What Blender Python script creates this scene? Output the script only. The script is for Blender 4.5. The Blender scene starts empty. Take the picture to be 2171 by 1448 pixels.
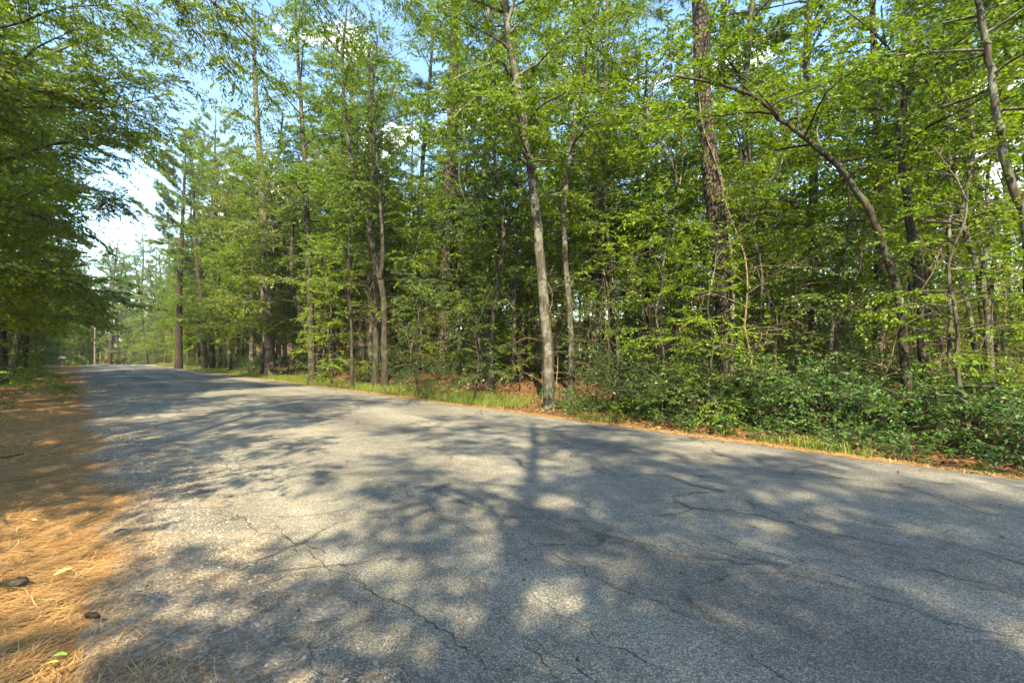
import bpy, math, numpy as np
from math import radians as R, sin, cos, pi

# ------------------------------------------------------------------ camera, world, sun, exposure
sc = bpy.context.scene
COL = sc.collection
CAM_H = 1.5
PXW, PXH, FPX, YH = 2171.0, 1448.0, 965.0, 752.0
cam = bpy.data.cameras.new('camera')
cam.sensor_width = 36.0
cam.lens = 36.0 * FPX / PXW
cam.shift_y = (YH - PXH / 2) / PXW
cam.clip_start = 0.05
cam.clip_end = 3000
co = bpy.data.objects.new('camera', cam)
COL.objects.link(co)
co.location = (0, 0, CAM_H)
co.rotation_euler = (R(90), 0, 0)
sc.camera = co

SUN_EL = R(48)
SUN_AZ = R(182)            # compass-like: 0 = +Y, clockwise; the sun stands behind the camera
world = bpy.data.worlds.new('World')
sc.world = world
world.use_nodes = True
wn, wl = world.node_tree.nodes, world.node_tree.links
wn.clear()
w_out = wn.new('ShaderNodeOutputWorld')
w_bg = wn.new('ShaderNodeBackground')
w_sky = wn.new('ShaderNodeTexSky')
w_sky.sky_type = 'NISHITA'
w_sky.sun_disc = False
w_sky.sun_elevation = SUN_EL
w_sky.sun_rotation = SUN_AZ
w_sky.air_density = 1.0
w_sky.dust_density = 0.0
w_sky.ozone_density = 2.0
w_bg.inputs['Strength'].default_value = 0.15
# a few small fair-weather clouds all round the sky
w_tc = wn.new('ShaderNodeTexCoord')
w_map = wn.new('ShaderNodeMapping')
w_map.inputs['Scale'].default_value = (1.0, 1.0, 2.6)
w_map.inputs['Location'].default_value = (0.35, 0.1, 0.2)
w_n = wn.new('ShaderNodeTexNoise')
w_n.inputs['Scale'].default_value = 3.2
w_n.inputs['Detail'].default_value = 7
w_n.inputs['Roughness'].default_value = 0.55
w_r = wn.new('ShaderNodeValToRGB')
w_r.color_ramp.elements[0].position = 0.56
w_r.color_ramp.elements[0].color = (0, 0, 0, 1)
w_r.color_ramp.elements[1].position = 0.72
w_r.color_ramp.elements[1].color = (1, 1, 1, 1)
w_mix = wn.new('ShaderNodeMixRGB')
w_mix.inputs['Color2'].default_value = (6.5, 6.7, 7.0, 1)
wl.new(w_tc.outputs['Generated'], w_map.inputs['Vector'])
wl.new(w_map.outputs['Vector'], w_n.inputs['Vector'])
wl.new(w_n.outputs['Fac'], w_r.inputs['Fac'])
wl.new(w_r.outputs['Color'], w_mix.inputs['Fac'])
w_hs = wn.new('ShaderNodeHueSaturation')
w_hs.inputs['Hue'].default_value = 0.512
w_hs.inputs['Saturation'].default_value = 1.24
w_hs.inputs['Value'].default_value = 0.9
wl.new(w_sky.outputs['Color'], w_hs.inputs['Color'])
wl.new(w_hs.outputs['Color'], w_mix.inputs['Color1'])
wl.new(w_mix.outputs['Color'], w_bg.inputs['Color'])
wl.new(w_bg.outputs['Background'], w_out.inputs['Surface'])

sun = bpy.data.lights.new('sun', 'SUN')
sun.energy = 2.6
sun.angle = R(0.55)
sun.color = (1.0, 0.965, 0.90)
so = bpy.data.objects.new('sun', sun)
COL.objects.link(so)
SUNV = np.array([sin(SUN_AZ) * cos(SUN_EL), cos(SUN_AZ) * cos(SUN_EL), sin(SUN_EL)])   # towards the sun
so.rotation_euler = (R(90) - SUN_EL, 0, -SUN_AZ + pi)
so.location = (0, 0, 40)

sc.view_settings.view_transform = 'Standard'
sc.view_settings.look = 'None'
sc.view_settings.exposure = 2.6
sc.view_settings.gamma = 1.0
sc.view_settings.use_white_balance = True
sc.view_settings.white_balance_temperature = 9300
sc.view_settings.white_balance_tint = 2
sc.view_settings.use_curve_mapping = False
sc.render.engine = 'CYCLES'
sc.cycles.max_bounces = 5
sc.cycles.diffuse_bounces = 3
sc.cycles.glossy_bounces = 2
sc.cycles.transmission_bounces = 4
sc.cycles.transparent_max_bounces = 4
sc.cycles.caustics_reflective = False
sc.cycles.caustics_refractive = False
sc.cycles.use_adaptive_sampling = True
sc.cycles.adaptive_threshold = 0.02
sc.cycles.use_denoising = True
try:
    sc.cycles.denoiser = 'OPENIMAGEDENOISE'
    sc.cycles.denoising_prefilter = 'ACCURATE'
except Exception:
    pass

# ------------------------------------------------------------------ frames: road runs along D, N points across it
D = np.array([-0.69, 0.7238])
N = np.array([0.7238, 0.69])
def so2w(s, o):
    return s * D[0] + o * N[0], s * D[1] + o * N[1]
def w2so(x, y):
    return x * D[0] + y * D[1], x * N[0] + y * N[1]

def smooth(a, b, x):
    t = np.clip((x - a) / (b - a), 0, 1)
    return t * t * (3 - 2 * t)

def wob(x, y, f, ph=0.0):
    return np.sin(x * f + ph) * np.cos(y * f * 1.13 + ph * 1.7) + 0.5 * np.sin(x * f * 2.3 + y * f * 1.7 + ph * 2.1)

def crest(s):
    return -1.5 * smooth(82, 150, s) + 5.0 * smooth(165, 260, s)

def road_z(s, o):
    return crest(s) + 0.03 + 0.07 * (1 - ((o - 4.35) / 3.7) ** 2)

def ground_z(s, o):
    s = np.asarray(s, float); o = np.asarray(o, float)
    x, y = so2w(s, o)
    z = crest(s)
    z = z + 0.58 * smooth(8.9, 13.5, o) + 0.6 * smooth(16, 36, o) + 7.5 * smooth(22, 75, o)
    z = z - 0.05 * smooth(8.0, 8.5, o) * (1 - smooth(8.6, 9.4, o))
    z = z + 0.35 * smooth(-2.4, -6.5, o) if False else z + 0.35 * smooth(2.4, 6.5, -o) + 2.5 * smooth(10, 50, -o)
    rough = np.maximum(smooth(8.6, 10.5, o), smooth(1.2, 3.0, -o))
    z = z + rough * (0.05 * wob(x, y, 1.3, 0.4) + 0.09 * wob(x, y, 0.37, 1.9))
    inside = smooth(0.3, 1.0, o) * (1 - smooth(7.7, 8.05, o))
    z = z - 0.05 * inside
    return z

def at(px, py, d):
    return np.array([(px - PXW / 2) / FPX * d, d, CAM_H + (YH - py) / FPX * d])

def wz(x, y):
    s, o = w2so(x, y)
    return float(ground_z(s, o))

# ------------------------------------------------------------------ mesh building
class MB:
    def __init__(self):
        self.v = []; self.f3 = []; self.f4 = []; self.n = 0; self.m3 = []; self.m4 = []
    def add(self, v, f3=None, f4=None, mi=0):
        v = np.asarray(v, np.float32).reshape(-1, 3)
        if f3 is not None and len(f3):
            f = np.asarray(f3, np.int64).reshape(-1, 3) + self.n
            self.f3.append(f); self.m3.append(np.full(len(f), mi, np.int32))
        if f4 is not None and len(f4):
            f = np.asarray(f4, np.int64).reshape(-1, 4) + self.n
            self.f4.append(f); self.m4.append(np.full(len(f), mi, np.int32))
        self.v.append(v); self.n += len(v)
    def mesh(self, name, mats, smooth_shade=True):
        me = bpy.data.meshes.new(name)
        v = np.concatenate(self.v) if self.v else np.zeros((0, 3), np.float32)
        f3 = np.concatenate(self.f3) if self.f3 else np.zeros((0, 3), np.int64)
        f4 = np.concatenate(self.f4) if self.f4 else np.zeros((0, 4), np.int64)
        m3 = np.concatenate(self.m3) if self.m3 else np.zeros(0, np.int32)
        m4 = np.concatenate(self.m4) if self.m4 else np.zeros(0, np.int32)
        me.vertices.add(len(v)); me.vertices.foreach_set('co', v.ravel())
        nl = len(f3) * 3 + len(f4) * 4
        me.loops.add(nl)
        me.loops.foreach_set('vertex_index', np.concatenate([f3.ravel(), f4.ravel()]).astype(np.int32))
        me.polygons.add(len(f3) + len(f4))
        st = np.concatenate([np.arange(len(f3)) * 3, len(f3) * 3 + np.arange(len(f4)) * 4]).astype(np.int32)
        me.polygons.foreach_set('loop_start', st)
        me.polygons.foreach_set('material_index', np.concatenate([m3, m4]).astype(np.int32))
        me.polygons.foreach_set('use_smooth', np.full(len(f3) + len(f4), smooth_shade, bool))
        for m in (mats if isinstance(mats, (list, tuple)) else [mats]):
            me.materials.append(m)
        me.update(calc_edges=True)
        return me

def unit(a):
    return a / np.maximum(np.linalg.norm(a, axis=-1, keepdims=True), 1e-9)

def tube(mb, path, rad, sides=8, mi=0, cap=True, lump=0.0, rng=None):
    path = np.asarray(path, float); rad = np.asarray(rad, float)
    n = len(path)
    t = np.gradient(path, axis=0); t = unit(t)
    ref = np.array([0.31, 0.95, 0.05]) if abs(t[:, 2]).mean() > 0.6 else np.array([0.05, 0.03, 1.0])
    a = unit(np.cross(t, ref)); b = np.cross(t, a)
    th = np.linspace(0, 2 * pi, sides, endpoint=False)
    rr = rad[:, None] * np.ones((1, sides))
    if lump and rng is not None:
        rr = rr * (1 + lump * rng.normal(size=(n, sides)))
    v = path[:, None] + rr[..., None] * (np.cos(th)[None, :, None] * a[:, None] + np.sin(th)[None, :, None] * b[:, None])
    i = np.arange(n - 1)[:, None] * sides; j = np.arange(sides)[None]
    jn = (j + 1) % sides
    f4 = np.stack([i + j, i + jn, i + sides + jn, i + sides + j], -1).reshape(-1, 4)
    v = v.reshape(-1, 3); f3 = None
    if cap:
        v = np.vstack([v, path[-1] + t[-1] * rad[-1] * 0.6])
        e = (n - 1) * sides; k = np.arange(sides)
        f3 = np.stack([e + k, e + (k + 1) % sides, np.full(sides, n * sides)], -1)
    mb.add(v, f3, f4, mi)

def cones(mb, P, Q, r, mi=0):
    """thin 3-sided spikes from P to Q, vectorised"""
    P = np.asarray(P, float); Q = np.asarray(Q, float)
    if not len(P): return
    t = unit(Q - P)
    ref = np.where(np.abs(t[:, 2:3]) > 0.8, np.array([[1.0, 0, 0]]), np.array([[0, 0, 1.0]]))
    a = unit(np.cross(t, ref)); b = np.cross(t, a)
    r = np.broadcast_to(np.asarray(r, float), (len(P),))[:, None]
    v = np.stack([P + a * r, P - 0.5 * a * r + 0.87 * b * r, P - 0.5 * a * r - 0.87 * b * r, Q], 1)
    k = np.arange(len(P))[:, None] * 4
    f = np.stack([k + np.array([[0, 1, 3]]), k + np.array([[1, 2, 3]]), k + np.array([[2, 0, 3]])], 1).reshape(-1, 3)
    mb.add(v.reshape(-1, 3), f, None, mi)

def spline(pts, n):
    """Catmull-Rom through pts"""
    p = np.asarray(pts, float)
    p = np.vstack([2 * p[0] - p[1], p, 2 * p[-1] - p[-2]])
    m = len(p) - 3
    u = np.linspace(0, m - 1e-6, n); k = u.astype(int); t = (u - k)[:, None]
    a, b, c, d = p[k], p[k + 1], p[k + 2], p[k + 3]
    return 0.5 * (2 * b + (c - a) * t + (2 * a - 5 * b + 4 * c - d) * t ** 2 + (3 * b - a - 3 * c + d) * t ** 3)

def leaves(mb, P, Dr, Ln, per, size, rng, wid=0.5, droop=0.25, flat=0.55, mi=0, hi=False, spread=0.8):
    P = np.asarray(P, float); Dr = np.asarray(Dr, float)
    T = len(P)
    if not T: return
    u = (np.arange(per)[None] + rng.uniform(0.1, 0.9, (T, per))) / per
    u[:, -1] = 1.0
    base = (P[:, None] + Dr[:, None] * (Ln[:, None] * u)[..., None]).reshape(-1, 3)
    dd = np.repeat(Dr, per, 0)
    sd = np.where((np.arange(T * per) % 2) == 0, 1.0, -1.0)[:, None]
    sd = sd * np.where(np.arange(T * per)[:, None] % per == per - 1, 0.15, 1.0)
    up = np.array([0, 0, 1.0]) + rng.normal(0, flat, (T * per, 3))
    lat = unit(np.cross(dd, np.array([0, 0, 1.0]) + 0.01)) * sd
    ax = unit(dd * 0.65 + lat * spread + np.array([0, 0, -droop]) + rng.normal(0, 0.28, (T * per, 3)))
    b = unit(np.cross(ax, up)); n2 = np.cross(b, ax)
    L = (size * rng.uniform(0.6, 1.25, (T * per, 1)))
    W = L * wid * rng.uniform(0.8, 1.2, (T * per, 1)) * 0.5
    k = np.arange(T * per)[:, None]
    if hi:
        v = np.stack([base, base + ax * L * .28 + b * W * .85 + n2 * L * .05, base + ax * L * .62 + b * W * .8 + n2 * L * .02,
                      base + ax * L - n2 * L * .10, base + ax * L * .62 - b * W * .8 + n2 * L * .02, base + ax * L * .28 - b * W * .85 + n2 * L * .05], 1)
        k = k * 6
        f4 = np.concatenate([k + np.array([[0, 1, 2, 3]]), k + np.array([[0, 3, 4, 5]])])
        mb.add(v.reshape(-1, 3), None, f4, mi)
    else:
        v = np.stack([base, base + ax * L * .45 + b * W + n2 * L * .07, base + ax * L - n2 * L * .06, base + ax * L * .45 - b * W + n2 * L * .07], 1)
        k = k * 4
        f = np.concatenate([k + np.array([[0, 1, 2]]), k + np.array([[0, 2, 3]])])
        mb.add(v.reshape(-1, 3), f, None, mi)

# ------------------------------------------------------------------ materials
def newmat(name):
    m = bpy.data.materials.new(name); m.use_nodes = True
    nt = m.node_tree; nt.nodes.clear()
    out = nt.nodes.new('ShaderNodeOutputMaterial')
    return m, nt.nodes, nt.links, out

def ramp(nd, stops):
    r = nd.new('ShaderNodeValToRGB')
    e = r.color_ramp.elements
    while len(e) < len(stops): e.new(0.5)
    for el, (p, c) in zip(e, stops):
        el.position = p; el.color = (*c, 1)
    return r

def leaf_mat(name, stops, trans=0.42, rough=0.42, spec=0.35, tint=(1.25, 1.2, 0.45), objvar=0.35):
    m, nd, lk, out = newmat(name)
    g = nd.new('ShaderNodeNewGeometry'); oi = nd.new('ShaderNodeObjectInfo')
    r = ramp(nd, stops)
    ad = nd.new('ShaderNodeMath'); ad.operation = 'MULTIPLY_ADD'
    ad.inputs[1].default_value = objvar
    mu = nd.new('ShaderNodeMath'); mu.operation = 'MULTIPLY'; mu.inputs[1].default_value = 1 - objvar
    lk.new(g.outputs['Random Per Island'], mu.inputs[0])
    lk.new(oi.outputs['Random'], ad.inputs[0]); lk.new(mu.outputs[0], ad.inputs[2])
    lk.new(ad.outputs[0], r.inputs['Fac'])
    p = nd.new('ShaderNodeBsdfPrincipled')
    p.inputs['Roughness'].default_value = rough
    p.inputs['Specular IOR Level'].default_value = spec
    lk.new(r.outputs['Color'], p.inputs['Base Color'])
    tm = nd.new('ShaderNodeMixRGB'); tm.blend_type = 'MULTIPLY'; tm.inputs['Fac'].default_value = 1
    tm.inputs['Color2'].default_value = (*tint, 1)
    lk.new(r.outputs['Color'], tm.inputs['Color1'])
    tr = nd.new('ShaderNodeBsdfTranslucent')
    lk.new(tm.outputs['Color'], tr.inputs['Color'])
    mx = nd.new('ShaderNodeMixShader'); mx.inputs['Fac'].default_value = trans
    lk.new(p.outputs[0], mx.inputs[1]); lk.new(tr.outputs[0], mx.inputs[2])
    lk.new(mx.outputs[0], out.inputs['Surface'])
    return m

def bark_mat(name, c1, c2, c3, sc_xy=9, sc_z=1.6, bump=0.5, lichen=None, plates=False):
    m, nd, lk, out = newmat(name)
    tc = nd.new('ShaderNodeTexCoord'); mp = nd.new('ShaderNodeMapping')
    mp.inputs['Scale'].default_value = (sc_xy, sc_xy, sc_z)
    lk.new(tc.outputs['Object'], mp.inputs['Vector'])
    n1 = nd.new('ShaderNodeTexNoise'); n1.inputs['Scale'].default_value = 1.6; n1.inputs['Detail'].default_value = 8; n1.inputs['Roughness'].default_value = 0.7
    lk.new(mp.outputs[0], n1.inputs['Vector'])
    r = ramp(nd, [(0.3, c1), (0.52, c2), (0.72, c3)])
    lk.new(n1.outputs['Fac'], r.inputs['Fac'])
    col = r.outputs['Color']; hgt = n1.outputs['Fac']
    if plates:
        vo = nd.new('ShaderNodeTexVoronoi'); vo.feature = 'DISTANCE_TO_EDGE'; vo.inputs['Scale'].default_value = 1.0
        mp2 = nd.new('ShaderNodeMapping'); mp2.inputs['Scale'].default_value = (13, 13, 5.0)
        ns = nd.new('ShaderNodeTexNoise'); ns.inputs['Scale'].default_value = 6; ns.inputs['Detail'].default_value = 3
        vm = nd.new('ShaderNodeVectorMath'); vm.operation = 'MULTIPLY_ADD'; vm.inputs[1].default_value = (.12, .12, .12)
        lk.new(tc.outputs['Object'], ns.inputs['Vector'])
        lk.new(ns.outputs['Color'], vm.inputs[0]); lk.new(tc.outputs['Object'], vm.inputs[2])
        lk.new(vm.outputs[0], mp2.inputs['Vector']); lk.new(mp2.outputs[0], vo.inputs['Vector'])
        rr = ramp(nd, [(0.02, (0.12, 0.10, 0.09)), (0.16, (1, 1, 1))])
        lk.new(vo.outputs['Distance'], rr.inputs['Fac'])
        mm = nd.new('ShaderNodeMixRGB'); mm.blend_type = 'MULTIPLY'; mm.inputs['Fac'].default_value = 0.85
        lk.new(col, mm.inputs['Color1']); lk.new(rr.outputs['Color'], mm.inputs['Color2'])
        col = mm.outputs['Color']
        ha = nd.new('ShaderNodeMath'); ha.operation = 'MULTIPLY_ADD'; ha.inputs[1].default_value = 0.35
        lk.new(n1.outputs['Fac'], ha.inputs[0]); lk.new(rr.outputs['Color'], ha.inputs[2])
        hgt = ha.outputs[0]
    if lichen:
        n2 = nd.new('ShaderNodeTexNoise'); n2.inputs['Scale'].default_value = 2.3; n2.inputs['Detail'].default_value = 6; n2.inputs['Roughness'].default_value = 0.65
        lk.new(tc.outputs['Object'], n2.inputs['Vector'])
        r2 = ramp(nd, [(0.50, (0, 0, 0)), (0.60, (0.75, 0.75, 0.75))])
        lk.new(n2.outputs['Fac'], r2.inputs['Fac'])
        mm = nd.new('ShaderNodeMixRGB'); mm.inputs['Color2'].default_value = (*lichen, 1)
        lk.new(r2.outputs['Color'], mm.inputs['Fac']); lk.new(col, mm.inputs['Color1'])
        col = mm.outputs['Color']
    p = nd.new('ShaderNodeBsdfPrincipled'); p.inputs['Roughness'].default_value = 0.9; p.inputs['Specular IOR Level'].default_value = 0.15
    lk.new(col, p.inputs['Base Color'])
    b = nd.new('ShaderNodeBump'); b.inputs['Strength'].default_value = bump; b.inputs['Distance'].default_value = 0.03
    lk.new(hgt, b.inputs['Height']); lk.new(b.outputs[0], p.inputs['Normal'])
    lk.new(p.outputs[0], out.inputs['Surface'])
    return m

def simple_mat(name, stops, scale=8, rough=0.85, island=False, trans=0.0):
    m, nd, lk, out = newmat(name)
    r = ramp(nd, stops)
    if island:
        g = nd.new('ShaderNodeNewGeometry'); lk.new(g.outputs['Random Per Island'], r.inputs['Fac'])
    else:
        tc = nd.new('ShaderNodeTexCoord'); n = nd.new('ShaderNodeTexNoise'); n.inputs['Scale'].default_value = scale; n.inputs['Detail'].default_value = 6
        lk.new(tc.outputs['Object'], n.inputs['Vector']); lk.new(n.outputs['Fac'], r.inputs['Fac'])
    p = nd.new('ShaderNodeBsdfPrincipled'); p.inputs['Roughness'].default_value = rough; p.inputs['Specular IOR Level'].default_value = 0.25
    lk.new(r.outputs['Color'], p.inputs['Base Color'])
    if trans:
        tr = nd.new('ShaderNodeBsdfTranslucent'); lk.new(r.outputs['Color'], tr.inputs['Color'])
        mx = nd.new('ShaderNodeMixShader'); mx.inputs['Fac'].default_value = trans
        lk.new(p.outputs[0], mx.inputs[1]); lk.new(tr.outputs[0], mx.inputs[2]); lk.new(mx.outputs[0], out.inputs['Surface'])
    else:
        lk.new(p.outputs[0], out.inputs['Surface'])
    return m

M = {}
M['leaf_mid'] = leaf_mat('leaf_mid', [(0, (0.055, 0.115, 0.014)), (0.45, (0.105, 0.19, 0.022)), (0.8, (0.17, 0.26, 0.032)), (1, (0.28, 0.31, 0.045))], trans=.46)
M['leaf_light'] = leaf_mat('leaf_light', [(0, (.08, .15, .013)), (.45, (.145, .24, .02)), (.85, (.23, .32, .03)), (1, (.34, .36, .04))], trans=.48)
M['leaf_dark'] = leaf_mat('leaf_dark', [(0, (.04, .085, .018)), (.6, (.075, .135, .028)), (1, (.14, .20, .04))], rough=.34, spec=.5, trans=.32)
M['leaf_olive'] = leaf_mat('leaf_olive', [(0, (.075, .115, .022)), (.55, (.15, .205, .038)), (1, (.27, .31, .075))], rough=.38, spec=.4, trans=.52)
M['leaf_shrub'] = leaf_mat('leaf_shrub', [(0, (.034, .09, .022)), (.6, (.065, .15, .035)), (.95, (.12, .21, .05)), (1, (.22, .25, .06))], rough=.42, spec=.35, trans=.3)
M['leaf_brown'] = leaf_mat('leaf_brown', [(0, (.06, .035, .018)), (.6, (.13, .08, .035)), (1, (.22, .15, .06))], trans=.2)
M['needle'] = leaf_mat('needle', [(0, (.085, .14, .035)), (.6, (.15, .22, .055)), (1, (.25, .30, .08))], rough=.4, trans=.35, tint=(1.1, 1.1, .6))
M['bark_grey'] = bark_mat('bark_grey', (.022, .018, .014), (.075, .063, .05), (.17, .148, .12), lichen=(.20, .205, .16))
M['bark_dark'] = bark_mat('bark_dark', (.016, .013, .01), (.044, .035, .028), (.10, .08, .06), lichen=(.095, .10, .065))
M['bark_pine'] = bark_mat('bark_pine', (.028, .02, .016), (.09, .067, .053), (.19, .15, .12), sc_xy=10, sc_z=3, bump=.9, plates=True)
M['bark_pale'] = bark_mat('bark_pale', (.05, .04, .028), (.16, .13, .095), (.31, .265, .2), lichen=(.25, .245, .19))
M['twig'] = simple_mat('twig', [(.3, (.04, .03, .022)), (.7, (.11, .085, .06))], scale=5)
M['dead_wood'] = simple_mat('dead_wood', [(.3, (.10, .07, .045)), (.7, (.26, .19, .12))], scale=4)
M['straw'] = simple_mat('straw', [(0, (.16, .08, .03)), (.35, (.33, .18, .07)), (.8, (.48, .285, .12)), (1, (.58, .40, .20))], island=True, rough=.55)
M['litter'] = simple_mat('litter', [(0, (.06, .032, .018)), (.5, (.16, .085, .042)), (.85, (.27, .16, .08)), (1, (.36, .26, .15))], island=True, rough=.8, trans=.12)
M['grass'] = leaf_mat('grass', [(0, (.08, .15, .02)), (.5, (.15, .23, .04)), (.85, (.25, .30, .07)), (1, (.40, .35, .14))], trans=.35, objvar=.0)
M['stone'] = simple_mat('stone', [(0, (.12, .103, .083)), (.5, (.23, .20, .16)), (.9, (.34, .30, .245)), (1, (.46, .41, .34))], island=True, rough=.9)
M['crack'] = simple_mat('crack', [(.3, (.03, .027, .023)), (.7, (.085, .073, .06))], scale=30, rough=1)

# road: pale worn chip-seal
def road_mat():
    m, nd, lk, out = newmat('asphalt')
    tc = nd.new('ShaderNodeTexCoord')
    def noise(scale, det=5, rough=.6, src=None):
        n = nd.new('ShaderNodeTexNoise'); n.inputs['Scale'].default_value = scale; n.inputs['Detail'].default_value = det; n.inputs['Roughness'].default_value = rough
        lk.new(src or tc.outputs['Object'], n.inputs['Vector']); return n
    v = nd.new('ShaderNodeTexVoronoi'); v.inputs['Scale'].default_value = 115; lk.new(tc.outputs['Object'], v.inputs['Vector'])
    vr = ramp(nd, [(0.0, (.165, .157, .137)), (.45, (.26, .247, .215)), (.8, (.34, .322, .28)), (1, (.44, .415, .36))])
    sep = nd.new('ShaderNodeSeparateColor'); lk.new(v.outputs['Color'], sep.inputs[0]); lk.new(sep.outputs[0], vr.inputs['Fac'])
    dr = ramp(nd, [(0.25, (1, 1, 1)), (.66, (.38, .36, .32))]); lk.new(v.outputs['Distance'], dr.inputs['Fac'])
    mm = nd.new('ShaderNodeMixRGB'); mm.blend_type = 'MULTIPLY'; mm.inputs['Fac'].default_value = .85
    lk.new(vr.outputs['Color'], mm.inputs['Color1']); lk.new(dr.outputs['Color'], mm.inputs['Color2'])
    # broad patches of wear: wheel tracks run along the road
    rot = nd.new('ShaderNodeMapping'); rot.inputs['Rotation'].default_value = (0, 0, -math.atan2(D[1], D[0])); rot.inputs['Scale'].default_value = (1, 1, 1)
    lk.new(tc.outputs['Object'], rot.inputs['Vector'])
    st = nd.new('ShaderNodeMapping'); st.inputs['Scale'].default_value = (.12, .9, 1); lk.new(rot.outputs[0], st.inputs['Vector'])
    n1 = noise(1.0, 6, .6, st.outputs[0]); n2 = noise(.55, 5); n3 = noise(7, 4)
    r1 = ramp(nd, [(.3, (.68, .68, .69)), (.7, (1.3, 1.28, 1.24))]); lk.new(n1.outputs['Fac'], r1.inputs['Fac'])
    r2 = ramp(nd, [(.3, (.8, .81, .83)), (.7, (1.2, 1.18, 1.13))]); lk.new(n2.outputs['Fac'], r2.inputs['Fac'])
    r3 = ramp(nd, [(.3, (.82, .82, .82)), (.7, (1.16, 1.16, 1.16))]); lk.new(n3.outputs['Fac'], r3.inputs['Fac'])
    sx = nd.new('ShaderNodeSeparateXYZ'); lk.new(rot.outputs[0], sx.inputs[0])
    dn = nd.new('ShaderNodeMath'); dn.operation = 'MULTIPLY_ADD'; dn.inputs[1].default_value = 2.2; lk.new(n2.outputs['Fac'], dn.inputs[0])
    wy = nd.new('ShaderNodeMath'); wy.operation = 'MULTIPLY'; wy.inputs[1].default_value = 3.5; lk.new(sx.outputs['Y'], wy.inputs[0]); lk.new(wy.outputs[0], dn.inputs[2])
    sn = nd.new('ShaderNodeMath'); sn.operation = 'SINE'; lk.new(dn.outputs[0], sn.inputs[0])
    hn = nd.new('ShaderNodeMath'); hn.operation = 'MULTIPLY_ADD'; hn.inputs[1].default_value = .5; hn.inputs[2].default_value = .5; lk.new(sn.outputs[0], hn.inputs[0])
    r4 = ramp(nd, [(.1, (.86, .86, .87)), (.9, (1.09, 1.085, 1.07))]); lk.new(hn.outputs[0], r4.inputs['Fac'])
    n5 = noise(.23, 3, .5); r5_ = ramp(nd, [(.60, (1, 1, 1)), (.66, (.80, .80, .81))]); lk.new(n5.outputs['Fac'], r5_.inputs['Fac'])
    c = mm.outputs['Color']
    for r in (r1, r2, r3, r4, r5_):
        q = nd.new('ShaderNodeMixRGB'); q.blend_type = 'MULTIPLY'; q.inputs['Fac'].default_value = 1
        lk.new(c, q.inputs['Color1']); lk.new(r.outputs['Color'], q.inputs['Color2']); c = q.outputs['Color']
    # fine crazing
    dst = nd.new('ShaderNodeVectorMath'); dst.operation = 'MULTIPLY_ADD'; dst.inputs[1].default_value = (.5, .5, .0)
    nn = noise(2.2, 6, .7); lk.new(nn.outputs['Color'], dst.inputs[0]); lk.new(tc.outputs['Object'], dst.inputs[2])
    rt2 = nd.new('ShaderNodeMapping'); rt2.inputs['Rotation'].default_value = (0, 0, -math.atan2(D[1], D[0])); rt2.inputs['Scale'].default_value = (.38, 1.1, 1)
    lk.new(dst.outputs[0], rt2.inputs['Vector'])
    ve = nd.new('ShaderNodeTexVoronoi'); ve.feature = 'DISTANCE_TO_EDGE'; ve.inputs['Scale'].default_value = 1.0; lk.new(rt2.outputs[0], ve.inputs['Vector'])
    er = ramp(nd, [(0.0, (1, 1, 1)), (.014, (0, 0, 0))]); lk.new(ve.outputs['Distance'], er.inputs['Fac'])
    mk = noise(.8, 5, .6); mr = ramp(nd, [(.44, (0, 0, 0)), (.58, (.85, .85, .85))]); lk.new(mk.outputs['Fac'], mr.inputs['Fac'])
    ml = nd.new('ShaderNodeMath'); ml.operation = 'MULTIPLY'; lk.new(er.outputs['Color'], ml.inputs[0]); lk.new(mr.outputs['Color'], ml.inputs[1])
    cr = nd.new('ShaderNodeMixRGB'); cr.inputs['Color2'].default_value = (.03, .027, .024, 1)
    lk.new(ml.outputs[0], cr.inputs['Fac']); lk.new(c, cr.inputs['Color1'])
    p = nd.new('ShaderNodeBsdfPrincipled'); p.inputs['Roughness'].default_value = .82; p.inputs['Specular IOR Level'].default_value = .3
    lk.new(cr.outputs['Color'], p.inputs['Base Color'])
    b = nd.new('ShaderNodeBump'); b.inputs['Strength'].default_value = .85; b.inputs['Distance'].default_value = .008; b.invert = True
    lk.new(v.outputs['Distance'], b.inputs['Height'])
    b2 = nd.new('ShaderNodeBump'); b2.inputs['Strength'].default_value = .35; b2.inputs['Distance'].default_value = .03
    lk.new(n3.outputs['Fac'], b2.inputs['Height']); lk.new(b2.outputs[0], b.inputs['Normal'])
    lk.new(b.outputs[0], p.inputs['Normal']); lk.new(p.outputs[0], out.inputs['Surface'])
    return m
M['asphalt'] = road_mat()

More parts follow.
